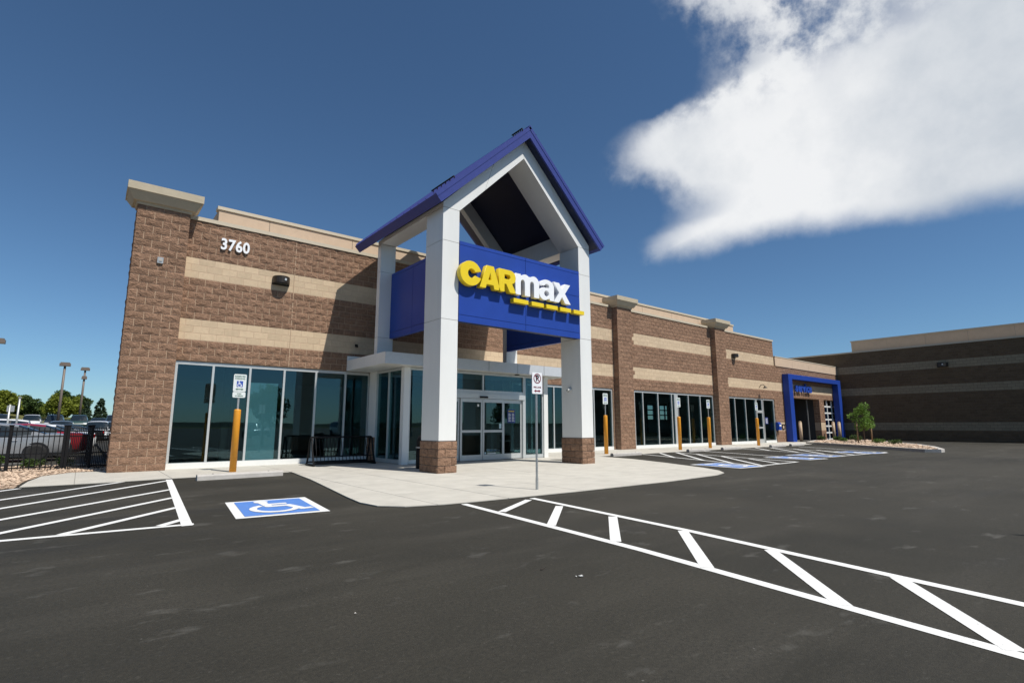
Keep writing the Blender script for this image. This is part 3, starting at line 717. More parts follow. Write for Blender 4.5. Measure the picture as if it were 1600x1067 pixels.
# ------------------------------------------------------------------ service building on the right
sbd = thing('service_building', 'long brown block building with paler bands at right, shade deepened in its colours', 'building')
XR = 50.3
MASON[:] = ['shaded split block', 'shaded smooth block']
core = MB().box(XR+.007, XR+.4, -12, 32, -.2, TOP).build('wall', 'shaded mortar', sbd)
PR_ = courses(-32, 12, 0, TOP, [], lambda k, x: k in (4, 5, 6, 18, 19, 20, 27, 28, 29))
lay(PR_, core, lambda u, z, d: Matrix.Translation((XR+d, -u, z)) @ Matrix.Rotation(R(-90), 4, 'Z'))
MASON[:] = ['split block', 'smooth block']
box('coping', XR-.045, XR+.45, -12.05, 32.05, TOP+.002, TOP+.115, 'coping metal', sbd)
for i in range(11):
    y = 16.4-2.6*i; box('screen_panel', XR+.9, XR+1.1, y-2.592, y-.008, 6.7, 8.30, 'tan stucco', sbd)
box('screen_core', XR+.92, XR+1.08, -12.1, 16.35, 6.7, 8.28, 'joint', sbd)
box('screen_coping', XR+.86, XR+1.14, -12.2, 16.45, 8.305, 8.40, 'coping metal', sbd)
box('roof', XR+.4, 80, -12, 32, 6.5, 6.7, 'coping metal', sbd)
ow = MB().box(XR+.41, 80, -12, -11.7, 0, TOP).box(79.7, 80, -11.7, 32, 0, TOP).box(XR+.41, 79.7, 31.7, 32, 0, TOP); ow.build('outer_wall', 'split block', sbd)
# ------------------------------------------------------------------ entrance portico
PO = thing('entrance_portico', 'white four-column portico with steep blue gable roof at the entrance', 'portico', (9.875, 13.9, 0))
PO.matrix_world.translation = (9.875, 13.9, 0)
def pp(o): o.parent = PO; o.matrix_parent_inverse = Matrix.Translation((-9.875, -13.9, 0)); return o
YF, YFB, YB, YBB = 11.58, 12.46, 15.40, 15.62
def column(x0, x1, y0, y1, segs, base):
    c = pp(MB().box(x0+.012, x1-.012, y0+.012, y1-.012, .02 if base else segs[0], 7.05).build('column', 'joint'))
    for a, b_ in zip(segs[:-1], segs[1:]): box('cladding_panel', x0, x1, y0, y1, a+.006, b_-.006, 'white panel', c)
    if base:
        h = 4*CH; ex = .018
        lay(courses(x0-ex, x1+ex, 0, h, [], lambda k, x: False, x0-ex-.2), c, at_front(y0-ex), singles=set(range(99)))
        lay(courses(-y1-ex, -y0+ex, 0, h, [], lambda k, x: False, -y0-.1), c, at_left(x0-ex), singles=set(range(99)))
        lay(courses(y0-ex, y1+ex, 0, h, [], lambda k, x: False, y0-.1), c, lambda u, z, d: Matrix.Translation((x1+ex-d, u, z)) @ Matrix.Rotation(R(90), 4, 'Z'), singles=set(range(99)))
        lay(courses(-x1-ex, -x0+ex, 0, h, [], lambda k, x: False, -x1-.1), c, lambda u, z, d: Matrix.Translation((-u, y1+ex-d, z)) @ Matrix.Rotation(R(180), 4, 'Z'), singles=set(range(99)))
    return c
XL0, XL1, XR0, XR1 = 7.01, 7.53, 12.22, 12.74
S1 = [4*CH+.004, 3.97, 6.12, 7.05]; S2 = [3.41, 3.97, 6.12, 7.05]
column(XL0, XL1, YF, YFB, S1, True); colR = column(XR0, XR1, YF, YFB, S1, True)
column(XL0, XL1, YB, YBB, S2, False); column(XR0, XR1, YB, YBB, S2, False)
MX = 9.875
for y0, y1 in ((YF, YFB), (YB, YBB)):
    for sg in (-1, 1):
        def P(x, z): return (MX+sg*x, y0, z)
        xo, xi = 2.865, 2.345
        zo = lambda x: 10.05-x; zi = lambda x: 9.395-x
        g_ = .006
        lo = [P(xo, 7.056), P(xi, 7.056), P(1.15+g_+.327, zi(1.15+g_+.327)), P(1.15+g_, zo(1.15+g_)), P(xo, zo(xo))]
        hi = [P(1.15-g_, zo(1.15-g_)), P(1.15+.327-g_, zi(1.15+.327-g_)), P(g_*.5, zi(g_*.5)), P(g_*.5, zo(g_*.5))]
        for q in (lo, hi): pp(MB().prism(q, (0, y1-y0, 0)).build('raking_beam', 'white panel'))
for x0, x1, sg in ((XL0, XL1, -1), (XR0, XR1, 1)):
    zo = lambda x: 10.05-abs(x-MX)
    pp(MB().prism([(x0, YFB+.002, 7.056), (x1, YFB+.002, 7.056), (x1, YFB+.002, zo(x1)), (x0, YFB+.002, zo(x0))], (0, YB-YFB-.004, 0)).build('eave_beam', 'white panel'))
# roof: two slabs with fascia, soffit, standing seams and snow rails
RF, RB = 11.30, 16.6; AX, AZ, KS = 9.9, 9.98, .95
roof = pp(MB().tube([(AX, RF-.01, AZ+.37), (AX, RB+.01, AZ+.37)], .045, 6).build('roof', 'roof blue'))
def rp(b_, n, m): return b_.build(n, m, roof)
for sg, ex in ((-1, 3.12), (1, 3.12)):
    dl = 0
    nv = Vector((sg*KS, 0, 1)).normalized(); up_ = .375
    def sec(y, sh):
        e = ex-sh
        return [(AX, y, AZ+.004), (AX+sg*e, y, AZ-ex*KS), (AX+sg*(e+.178), y, AZ-ex*KS+.187), (AX, y, AZ+up_)]
    a, c = sec(RF, 0), sec(RB, dl)
    s_ = MB()
    s_.face(a); s_.face(c)
    for i in range(4): s_.face([a[i], a[(i+1) % 4], c[(i+1) % 4], c[i]])
    rp(s_, 'roof_slope', 'roof blue')
    def under(x, y, sh=0): return (AX+sg*(x-sh), y, AZ-x*KS-.003)
    so_ = MB(); so_.face([under(0, RF+.06), under(ex-.08, RF+.06), under(ex-.08, RB-.1, dl), under(0, RB-.1)])
    rp(so_, 'soffit', 'navy soffit')
    def ontop(x, y): return Vector((AX+sg*x, y, AZ+up_-x*(up_+ex*KS-.187)/(ex+.178)))
    for i in range(13):
        y = RF+.1+i*(RB-RF-.2)/12; t = i/12
        p0, p1 = ontop(.1, y), ontop(ex+.165-dl*t, y)
        rp(MB().prism([p0+Vector((0, -.012, 0)), p0+Vector((0, .012, 0)), p0+Vector((0, .012, 0))+nv*.035, p0+Vector((0, -.012, 0))+nv*.035], p1-p0), 'standing_seam', 'roof blue')
    p0, p1 = ontop(0, RF-.012), ontop(ex+.178, RF-.012)
    rp(MB().prism([p0-nv*.085, p0+nv*.015, p0+nv*.015+Vector((0, .03, 0)), p0-nv*.085+Vector((0, .03, 0))], p1-p0), 'drip_edge', 'roof blue')
    for q, ya, yb in ((.22, RF+.05, RF+.55), (2.5, RF+.3, RF+1.5)):
        base = ontop(q, 0); r_ = MB()
        r_.tube([base+nv*.09+Vector((0, ya, 0)), base+nv*.09+Vector((0, yb, 0))], .022, 6)
        for i in range(6):
            y = ya+.03+i*(yb-ya-.06)/5; r_.box(base.x-.015, base.x+.015+sg*.05, y-.015, y+.015, base.z-.03, base.z+.07)
        rp(r_, 'snow_rail', 'black iron')
# blue sign box between the columns
BF = YF-.02
def bp_(n, x0, x1, z0, z1): pp(box(n, x0, x1, BF, BF+.05, z0, z1, 'blue panel'))
gq = .006
for x0, x1 in ((XL1+.012, 9.9-gq), (9.9+gq, XR0-.012)):
    bp_('blue_panel', x0, x1, 6.09+gq, 6.19); bp_('blue_panel', x0, x1, 3.955, 4.14-gq)
bp_('blue_panel', XL1+.012, 9.9-gq, 4.14+gq, 6.09-gq); bp_('blue_panel', 9.9+gq, XR0-.012, 4.14+gq, 5.34-gq); bp_('blue_panel', 9.9+gq, XR0-.012, 5.34+gq, 6.09-gq)
pp(box('sign_box_core', XL1+.015, XR0-.015, BF+.02, BF+.25, 3.965, 6.18, 'navy soffit'))
for x0 in (XL0+.40, XR0):
    for y0, y1 in ((YFB+.01, 13.93-gq), (13.93+gq, YB-.01)):
        for z0, z1 in ((3.955, 4.14-gq), (4.14+gq, 6.0-gq), (6.0+gq, 6.09)): pp(box('blue_panel', x0, x0+.12, y0, y1, z0, z1, 'blue panel'))
    pp(box('sign_box_core', x0+.015, x0+.105, YFB+.02, YB-.02, 3.965, 6.08, 'navy soffit'))
pp(box('sign_box_deck', XL1+.02, XR0-.02, BF+.26, YB-.02, 5.96, 6.06, 'navy soffit'))
for x, y in ((9.0, 12.9), (10.9, 12.9)):
    pp(MB().lathe([(.12, 5.955), (.12, 5.93), (.09, 5.92)], (x, y, 0), 16).build('downlight', 'aluminium'))
# camera dome on the right column's inner side
dome = thing('security_camera', 'small grey dome camera on the right portico column', 'camera', (12.2, 12.05, 2.35))
MB().lathe([(.07, 0), (.07, .03), (.05, .05)], n=14).build('mount', 'aluminium', dome, True).rotation_euler = (0, R(-90), 0)
o = MB().lathe([(.055, 0), (.06, -.03), (.045, -.075), (.015, -.095)], (-.09, 0, .01), 14).build('dome', 'galvanised', dome, True)
# ------------------------------------------------------------------ glazed vestibule with canopy and sliding doors
VE = thing('entrance_vestibule', 'glazed entrance vestibule with flat white canopy and sliding doors', 'entrance', (10.77, 14.87, 0))
def vp(o): o.parent = VE; o.matrix_parent_inverse = Matrix.Translation((-10.77, -14.87, 0)); return o
can = vp(box('canopy', 6.87, 14.53, 14.472, 17.40, 3.06, 3.39, 'trim black'))
for i in range(6):
    a = 6.85+1.2833*i; box('fascia_panel', a+(.009 if i else 0), a+1.2833-(.009 if i < 5 else 0), 14.45, 14.47, 3.05, 3.40, 'silver panel', can)
for y0, y1 in ((14.475, 15.95), (15.96, 17.43)):
    box('fascia_panel', 6.85, 6.869, y0, y1, 3.05, 3.40, 'white panel', can); box('fascia_panel', 14.531, 14.55, y0, y1, 3.05, 3.40, 'white panel', can)
box('canopy_soffit', 6.86, 14.54, 14.475, 17.43, 3.045, 3.058, 'white panel', can); box('canopy_roof', 6.86, 14.54, 14.475, 17.43, 3.392, 3.402, 'white panel', can)
box('wall_flashing', 6.85, 14.55, 17.40, 17.432, 3.404, 3.56, 'white panel', can)
for x in (9.3, 12.2):
    MB().lathe([(.09, 0), (.09, -.02), (.07, -.025)], (x, 14.75, 3.044), 16).build('downlight', 'black iron', can)
VY = 14.87
def post(x0, x1, y0, y1): vp(box('corner_post', x0, x1, y0, y1, .02, 3.04, 'white panel'))
post(7.71, 7.91, VY, VY+.2); post(13.63, 13.83, VY, VY+.2)
for x0 in (7.71, 13.63):
    vp(box('corner_post', x0, x0+.2, 16.95, 17.44, .82, 3.04, 'white panel'))
    pb = vp(box('pier_base', x0+.01, x0+.19, 16.96, 17.44, .02, .818, 'mortar'))
    lay(courses(x0-.01, x0+.21, 0, 4*CH, [], lambda k, x: False, x0-.01), pb, at_front(16.94), singles=set(range(99)))
    lay(courses(-17.44, -16.94, 0, 4*CH, [], lambda k, x: False, -16.94), pb, at_left(x0-.01), singles=set(range(99)))
def frame_x(n, xe, z0, z1, Y, w=.055):
    f = MB(); f.box(xe[0], xe[-1], Y-.05, Y+.05, z1-.07, z1).box(xe[0], xe[-1], Y-.05, Y+.05, z0, z0+.12)
    for i, x in enumerate(xe):
        a = x if i == 0 else x-w if i == len(xe)-1 else x-w/2; f.box(a, a+w, Y-.055, Y+.055, z0+.121, z1-.071)
    o = vp(f.build(n, 'aluminium'))
    for a, c in zip(xe[:-1], xe[1:]): box('pane', a+w/2+.004, c-w/2-.004, Y-.012, Y+.012, z0+.122, z1-.072, 'tinted glass', o)
    return o
frame_x('side_light', [7.915, 8.93], .03, 3.03, VY+.1); frame_x('side_light', [12.69, 13.625], .03, 3.03, VY+.1)
tf = frame_x('transom', [8.935, 10.80, 12.685], 2.30, 3.03, VY+.1)
vp(box('door_header', 8.935, 12.685, VY+.0, VY+.18, 2.13, 2.298, 'aluminium'))
vp(box('motion_sensor', 10.62, 10.95, VY-.045, VY-.002, 2.15, 2.21, 'black iron'))
for x in (8.935, 12.6): vp(box('door_jamb', x, x+.085, VY+.02, VY+.17, .02, 2.128, 'aluminium'))
def leaf(name, x0, x1, y, mid=True):
    f = MB(); s = .065
    f.box(x0, x0+s, y, y+.045, .04, 2.12).box(x1-s, x1, y, y+.045, .04, 2.12).box(x0+s, x1-s, y, y+.045, 2.0, 2.12).box(x0+s, x1-s, y, y+.045, .04, .22)
    if mid: f.box(x0+s, x1-s, y, y+.045, .97, 1.05)
    o = vp(f.build(name, 'aluminium'))
    for z0, z1 in (((.222, .968), (1.052, 1.998)) if mid else ((.222, 1.998),)):
        box('pane', x0+s+.002, x1-s-.002, y+.015, y+.03, z0, z1, 'tinted glass', o)
    return o
l1 = leaf('sliding_door', 9.86, 10.765, VY+.03); l2 = leaf('sliding_door', 10.785, 11.70, VY+.03)
l3 = leaf('fixed_door_panel', 11.71, 12.59, VY+.09, False); l4 = leaf('fixed_door_panel', 9.03, 9.85, VY+.09, False)
hp = box('hours_panel', 11.93, 12.28, VY+.098, VY+.102, 1.30, 1.78, 'poster', l3)
box('hours_heading', 11.97, 12.24, VY+.094, VY+.097, 1.70, 1.73, 'sign yellow', l3)
for i in range(6):
    for xa, xb in ((11.97, 12.08), (12.13, 12.24)): box('hours_line', xa, xb-.02*(i % 2), VY+.094, VY+.097, 1.36+.05*i, 1.385+.05*i, 'paper', l3)
box('door_notice', 11.5, 11.6, VY+.037, VY+.041, 1.1, 1.27, 'sticker', l2); box('door_notice', 10.55, 10.62, VY+.037, VY+.041, 1.85, 1.93, 'paper', l1)
box('door_notice', 11.0, 11.35, VY+.037, VY+.041, .235, .27, 'paper', l2); box('door_notice', 10.87, 10.93, VY+.037, VY+.041, .235, .3, 'sticker', l2)
box('door_notice', 9.62, 9.74, VY+.097, VY+.101, 1.25, 1.38, 'paper', l4); box('hours_panel', 9.30, 9.74, VY+.097, VY+.101, 1.45, 1.85, 'poster', l4)
for x in (7.80, 13.72):
    f = MB(); f.box(x-.05, x+.05, VY+.21, 16.94, 2.96, 3.03).box(x-.05, x+.05, VY+.21, 16.94, .03, .15)
    for y in (VY+.21, 16.0, 16.885): f.box(x-.055, x+.055, y, y+.055, .151, 2.959)
    o = vp(f.build('side_wall_frame', 'aluminium'))
    box('pane', x-.012, x+.012, VY+.27, 15.995, .152, 2.958, 'tinted glass', o); box('pane', x-.012, x+.012, 16.06, 16.88, .152, 2.958, 'tinted glass', o)
vp(box('vestibule_floor', 7.9, 13.65, VY+.0, 17.5, .024, .03, 'interior floor'))
# ------------------------------------------------------------------ lettering on the buildings
sg_ = thing('store_sign', 'big raised yellow and white letters over yellow dashes on the blue panel', 'sign', (9.8, 11.46, 4.7))
hR = lambda pts: list(reversed(pts))
GL = {
 'C': (.0, [arc(.345, .325, .345, .34, 17, 343, 30)+hR(arc(.37, .325, .125, .135, 24, 336, 20))], 'sign yellow'),
 'A': (.64, [[(0, 0), (.20, 0), (.235, .115), (.47, .115), (.505, 0), (.71, 0), (.475, .65), (.235, .65)], [(.29, .24), (.355, .47), (.42, .24)]], 'sign yellow'),
 'R': (1.31, [[(0, 0), (.19, 0), (.19, .235), (.26, .235), (.39, 0), (.62, 0), (.465, .27)]+arc(.40, .45, .205, .20, -55, 90, 10)+[(0, .65)], [(.19, .375), (.19, .515)]+arc(.345, .445, .07, .07, 90, -90, 8)], 'sign yellow'),
 'm': (1.91, [[(0, 0), (.195, 0), (.195, .37)]+arc(.275, .375, .08, .095, 180, 0, 8)+[(.355, 0), (.555, 0), (.555, .37)]+arc(.635, .375, .08, .095, 180, 0, 8)+[(.715, 0), (.915, 0)]+arc(.715, .42, .2, .215, 0, 125, 10)+arc(.375, .42, .2, .215, 50, 122, 8)+[(.195, .555), (.195, .62), (0, .62)]], 'sign white'),
 'a': (2.83, [[(.62, 0), (.44, 0), (.425, .055)]+arc(.215, .185, .215, .195, 310, 80, 18)+[(.415, .385), (.41, .44)]+arc(.315, .43, .095, .075, 10, 170, 8)+[(.03, .425)]+arc(.315, .415, .295, .215, 172, 0, 14)+[(.61, .06)]], 'sign white'),
 'x': (3.42, [[(0, 0), (.225, 0), (.365, .19), (.50, 0), (.735, 0), (.49, .315), (.72, .62), (.495, .62), (.37, .44), (.245, .62), (.015, .62), (.245, .315)]], 'sign white')}
GL['a'][1].append(arc(.305, .20, .105, .095, 0, -360, 14)[:-1])
for ch, (dx, loops, m_) in GL.items():
    o = link('letter', curve_mesh(loops, .16, m_, .004), sg_, (7.45+dx-9.8, -.005, 4.955-4.7)); o.rotation_euler = (R(90), 0, 0)
for a, c in ((9.29, 9.85), (9.98, 10.46), (10.57, 11.04), (11.15, 11.62), (11.74, 12.22)):
    MB().box(a-9.8, c-9.8, -.085, .075, .005, .125).build('dash', 'sign yellow', sg_)
ad = thing('address_number', 'white raised street number 3760 high on the brown block wall', 'number', (3.14, 17.40, 6.64))
for i, ch in enumerate('3760'):
    o = link('digit', text_mesh(ch, .48, .04, .013, 'sign white'), ad, (-.31+.205*i, 0, 0)); o.rotation_euler = (R(90), 0, 0); o.scale.x = .82
sv = thing('service_sign', 'blue raised lettering reading service above the open bay', 'sign', (43.1, 17.30, 4.02))
xo = -1.55
for ch, w in zip('service', (.42, .46, .36, .44, .26, .44, .46)):
    o = link('letter', text_mesh(ch, .95, .10, .035, 'sign blue', 'LEFT'), sv, (xo, 0, 0)); o.rotation_euler = (R(90), 0, 0); xo += w
# ------------------------------------------------------------------ wall lights
def wall_light(label, loc, rz=0, s=1.):
    t = thing('wall_light', label, 'light', loc, rz, 'dark wall lights on the buildings'); t.scale = (s, s, s)
    b_ = MB()
    pr_ = arc(0, -.05, .26, .30, 180, 360, 12)
    b_.prism([(x, y, -.10) for x, y in pr_], (0, 0, .20)); b_.build('housing', 'dark bronze', t)
    MB().prism([(x*.98, y*.98+.005, .102) for x, y in pr_], (0, 0, .02)).build('top_plate', 'black iron', t)
    MB().box(-.26, .26, -.05, .0, -.14, .1).build('back_box', 'dark bronze', t)
    MB().prism([(x*.85, y*.85+.0, -.115) for x, y in pr_], (0, 0, .013)).build('lens', 'car glass', t)
    MB().box(.03, .09, -.365, -.353, -.03, .04).build('sensor', 'aluminium', t)
    return t
wall_light('dark half-round wall light on the upper tan band below the street number', (4.54, YW+.022, 5.80))
wall_light('small dark wall light on the upper tan band right of the second pillar', (32.95, YW+.022, 5.72))
wall_light('dark wall light on the shaded wall of the service building', (XR+.022, 10.15, 5.72), R(-90), 1.3)
gn = thing('gooseneck_light', 'small dark gooseneck lamp above the customer door', 'light', (36.2, YW, 3.45))
MB().tube([(0, 0, .35), (0, -.12, .5), (0, -.30, .52), (0, -.40, .40)], .02, 6).build('arm', 'dark bronze', gn)
MB().lathe([(.02, .1), (.05, .06), (.16, -.06), (.15, -.06)], (0, -.40, .33), 14).build('lamp_shade', 'dark bronze', gn)
wc = thing('wall_camera', 'tiny dark camera on the shaded tan band left of the portico column', 'camera', (7.17, YW+.02, 3.95))
MB().box(-.05, .05, -.03, 0, -.05, .05).build('bracket', 'black iron', wc); MB().tube([(0, -.03, 0), (-.03, -.16, -.05)], .035, 8).build('camera_body', 'black iron', wc)
vt = thing('wall_box', 'small grey junction box on the front of the corner pillar', 'wall box', (1.25, YP-.025, 5.75))
MB().box(-.07, .07, -.03, .02, -.085, .085).build('cover', 'galvanised', vt); MB().box(-.035, .035, -.045, -.031, -.03, .05).build('lens', 'stop concrete', vt)
mbx = thing('key_drop_box', 'blue key drop box on the tan block band beside the portal', 'drop box', (38.42, YW, 1.15))
MB().prism([(-.2, 0, -.28), (-.2, -.22, -.28), (-.2, -.22, .14), (-.2, -.12, .28), (-.2, 0, .28)], (.4, 0, 0)).build('body', 'blue panel', mbx)
MB().box(-.13, .13, -.235, -.222, -.02, .1).build('notice', 'paper', mbx); MB().box(-.12, .12, -.02, 0, -.42, -.285).build('bracket', 'dark bronze', mbx)
fr = thing('wall_frame', 'small bronze frame on the tan band right of the drop box', 'frame', (39.35, YW, 1.1))
f = MB(); f.box(-.2, .2, -.05, 0, .12, .18).box(-.2, .2, -.05, 0, -.18, -.12).box(-.2, -.14, -.05, 0, -.119, .119).box(.14, .2, -.05, 0, -.119, .119); f.build('frame', 'dark bronze', fr)
MB().box(-.139, .139, -.02, 0, -.119, .119).build('plate', 'tan stucco', fr)
# ------------------------------------------------------------------ signs and bollards
def small_pictogram(parent, y, zc, s):
    b_ = MB(); lv = [0]
    def P(L): lv[0] += 1; b_.face([(x*s, y-.00008*lv[0], zc+z*s) for x, z in L])
    P(arc(-.13, .40, .085, .085, 0, 360, 10)[:-1]); P([(-.18, .3), (-.18, -.02), (-.06, -.02), (-.06, .3)]); P([(-.06, .04), (.2, .04), (.2, -.05), (-.06, -.05)])
    P([(.12, -.05), (.22, -.05), (.36, -.34), (.26, -.36)]); P([(-.06, .2), (.14, .2), (.14, .13), (-.06, .13)])
    o, i = arc(-.05, -.14, .29, .29, 130, 345, 12), arc(-.05, -.14, .21, .21, 130, 345, 12)
    for k in range(12): P([o[k], o[k+1], i[k+1], i[k]])
    b_.build('pictogram', 'sign white', parent, fix=False)
def rrect(w, h, r): return arc(w/2-r, h/2-r, r, r, 0, 90, 4)+arc(-w/2+r, h/2-r, r, r, 90, 180, 4)+arc(-w/2+r, -h/2+r, r, r, 180, 270, 4)+arc(w/2-r, -h/2+r, r, r, 270, 360, 4)
def plate(name, w, h, z, y, m, parent, t=.006):
    return MB().prism([(x, y, z+v) for x, v in rrect(w, h, .03)], (0, t, 0)).build(name, m, parent)
def put_text(name, s, size, z, y, m, parent, x=0, bold=.001):
    o = link(name, text_mesh(s, size, .002, bold, m), parent, (x, y, z)); o.rotation_euler = (R(90), 0, 0); return o
def arrow(parent, z, y, w, m):
    b_ = MB(); h = .011
    b_.face([(-w/2+.05, y, z-h), (w/2-.05, y, z-h), (w/2-.05, y, z+h), (-w/2+.05, y, z+h)])
    for s in (-1, 1): b_.face([(s*(w/2-.05), y, z-h*2.6), (s*w/2, y, z), (s*(w/2-.05), y, z+h*2.6)])
    b_.build('arrow', m, parent, fix=False)
def accessible_sign(label, x, y, van=False):
    t = thing('accessible_parking_sign', label, 'sign', (x, y, .02), 0, 'accessible parking signs on orange bollards')
    MB().lathe([(.085, 0), (.085, 1.58), (.08, 1.60), (.045, 1.615)], n=16).build('bollard_sleeve', 'sleeve orange', t, True)
    MB().box(-.022, .022, -.012, .012, 1.6, 2.54).build('post', 'galvanised', t)
    p = plate('sign_panel', .31, .46, 2.31, -.022, 'sign face', t)
    put_text('lettering', 'RESERVED', .058, 2.48, -.024, 'sign green', p); put_text('lettering', 'PARKING', .058, 2.42, -.024, 'sign green', p)
    MB().box(-.075, .075, -.0245, -.0225, 2.20, 2.36).build('blue_square', 'sign blue', p); small_pictogram(p, -.0255, 2.275, .17)
    arrow(p, 2.14, -.024, .2, 'sign green')
    if van:
        q = plate('sign_panel', .31, .15, 1.995, -.022, 'sign face', t)
        put_text('lettering', 'VAN', .052, 2.02, -.024, 'sign green', q); put_text('lettering', 'ACCESSIBLE', .038, 1.965, -.024, 'sign green', q)
    return t
accessible_sign('orange bollard sign with two white plates before the big left windows', 3.17, 15.45, True)
accessible_sign('orange bollard sign just right of the right portico column', 17.28, 15.0)
accessible_sign('orange bollard sign before the wide mullion of the middle windows', 22.9, 15.15)
accessible_sign('orange bollard sign just left of the second wall pillar', 25.95, 15.35)
accessible_sign('orange bollard sign in front of the customer door', 31.35, 15.4)
np_ = thing('no_parking_sign', 'white no parking fire lane sign on a thin steel post before the entrance', 'sign', (6.73, 7.56, .02))
MB().tube([(0, 0, 0), (0, 0, 2.16)], .022, 10).build('post', 'galvanised', np_)
MB().tube([(0, 0, 0), (0, 0, .22)], .027, 10).build('sleeve', 'galvanised', np_)
p = plate('sign_panel', .27, .41, 1.985, -.032, 'sign white', np_)
put_text('lettering', 'P', .15, 2.075, -.034, 'black iron', p, bold=.006)
o, i = arc(0, 2.075, .095, .095, 0, 360, 28), arc(0, 2.075, .078, .078, 0, 360, 28)
b_ = MB()
for k in range(28): b_.face([(o[k][0], -.036, o[k][1]), (o[k+1][0], -.036, o[k+1][1]), (i[k+1][0], -.036, i[k+1][1]), (i[k][0], -.036, i[k][1])])
b_.face([(-.066, -.037, 2.13), (-.055, -.037, 2.141), (.066, -.037, 2.02), (.055, -.037, 2.009)]); b_.build('prohibition_ring', 'sign red', p, fix=False)
put_text('lettering', 'FIRE LANE', .042, 1.905, -.034, 'sign red', p); arrow(p, 1.835, -.034, .17, 'sign red')
bb = MB()
for u, v in (((-.1345), 1.79), (.1305, 1.79)): bb.box(u, u+.004, -.0335, -.0325, v, 2.18)
bb.build('border', 'sign red', p)
def bollard(label, x, y, h=1.38):
    t = thing('bollard', label, 'bollard', (x, y, .02), 0, 'plain tan bollards by the service bay')
    MB().lathe([(.11, 0), (.11, h)], n=14).build('post', 'bollard tan', t, True); MB().lathe([(.11, h+.001), (.10, h+.05), (.06, h+.09), (.01, h+.10)], n=14).build('cap', 'bollard tan', t, True)
bollard('tan bollard beside the left leg of the blue portal', 41.0, 16.95); bollard('tan bollard before the sectional door, left one of the pair', 46.7, 16.8); bollard('tan bollard before the sectional door, right one of the pair', 47.9, 16.8)
# ------------------------------------------------------------------ wheel stops, bike rack, bins
def wheel_stop(label, x, y, rz=R(1.5)):
    t = thing('wheel_stop', label, 'wheel stop', (x, y, .001), rz, 'concrete wheel stops'); L = .92
    prof = [(-.08, 0), (-.075, .09), (-.045, .125), (.045, .125), (.075, .09), (.08, 0)]
    b_ = MB().prism([(-L, y_, z_) for y_, z_ in prof], (2*L, 0, 0)); b_.build('block', 'stop concrete', t)
    for s in (-.6, .6): MB().lathe([(.018, 0), (.018, .008)], (s, 0, .126), 8).build('pin', 'dark bronze', t)
wheel_stop('concrete wheel stop below the two-plate sign, left of the entrance', 3.02, 13.78, R(3))
wheel_stop('concrete wheel stop nearest the right edge of the entrance apron', 17.2, 13.88)
wheel_stop('concrete wheel stop in front of the wide mullion, middle windows', 22.6, 13.98)
wheel_stop('concrete wheel stop in front of the second wall pillar', 25.7, 14.05)
wheel_stop('concrete wheel stop left of the one by the kerbed island', 30.8, 14.05)
wheel_stop('concrete wheel stop closest to the kerbed island', 33.4, 14.1)
br = thing('bike_rack', 'black steel bike rack standing before the left windows', 'bike rack', (6.35, 16.2, .02))
for x in (-.95, .95):
    f = MB(); f.tube([(x, -.30, .03), (x, -.30, .06), (x, -.12, .45), (x+.0, -.04, .80), (x, .05, .84), (x, .12, .78), (x, .22, .3), (x, .32, .03)], .028, 8).tube([(x, -.36, .03), (x, .38, .03)], .03, 8); f.build('end_frame', 'black iron', br, True)
MB().tube([(-.95, .05, .84), (.95, .05, .84)], .025, 8).build('top_rail', 'black iron', br, True)
MB().tube([(-.95, -.28, .08), (.95, -.28, .08)], .035, 8).build('bottom_rail', 'black iron', br, True); MB().tube([(-.95, .28, .10), (.95, .28, .10)], .022, 8).build('bottom_rail', 'black iron', br, True)
MB().tube([(-.95, -.2, .27), (.95, -.2, .27)], .018, 8).build('mid_rail', 'black iron', br, True)
vb = None
for i in range(16):
    x = -.84+i*.112
    if vb is None:
        vb = MB().tube([(0, -.27, .1), (0, -.2, .27), (0, -.02, .80), (0, .05, .82)], .010, 6).build('bar', 'black iron', br, True); vb.location.x = x
    else: link('bar', vb.data, br, (x, 0, 0))
def bin_(label, x, y):
    t = thing('litter_bin', label, 'bin', (x, y, .02), 0, 'dark litter bins by the portico columns')
    MB().lathe([(.24, 0), (.25, .03), (.25, .56)], n=20).build('body', 'black iron', t, True); MB().lathe([(.262, .561), (.262, .60), (.25, .605)], n=20).build('rim', 'galvanised', t, True)
    MB().lathe([(.24, .61), (.24, .78), (.20, .88), (.08, .93), (.01, .935)], n=20).build('dome_lid', 'black iron', t, True)
    MB().box(-.12, .12, -.245, -.20, .66, .78).build('flap', 'dark bronze', t)
bin_('dark litter bin behind the left portico column', 7.56, 13.2); bin_('dark litter bin behind the right portico column', 13.22, 13.15)
# ------------------------------------------------------------------ iron fence and its gate return
def fence(name, label, p, q, posts, sp=.113, cat='fence'):
    p, q = Vector((*p, 0)), Vector((*q, 0)); d = q-p; L = d.length; a = math.atan2(d.y, d.x)
    t = thing(name, label, cat, p, a)
    for z in (1.06, .92, .46, .10): MB().box(0, L, -.016, .016, z-.016, z+.016).build('rail', 'black iron', t)
    me = MB().box(-.009, .009, -.009, .009, .03, 1.13).add(MB().prism([(-.009, -.009, 1.13), (.009, -.009, 1.13), (.009, .009, 1.13), (-.009, .009, 1.13)], (0, 0, .03))).mesh('picket', 'black iron')
    n = int(L/sp)
    for i in range(n): link('picket', me, t, (sp*(i+.5), 0, 0))
    pm = MB().box(-.035, .035, -.035, .035, 0, 1.2).box(-.045, .045, -.045, .045, 1.2, 1.23).mesh('post', 'black iron')
    for x in posts: link('post', pm, t, (x, 0, 0))
    return t
fence('iron_fence', 'black iron picket fence running left across the gravel bed', (-6.2, 20.1), (-.29, 19.3), (0, 2.4, 4.8, 5.93))
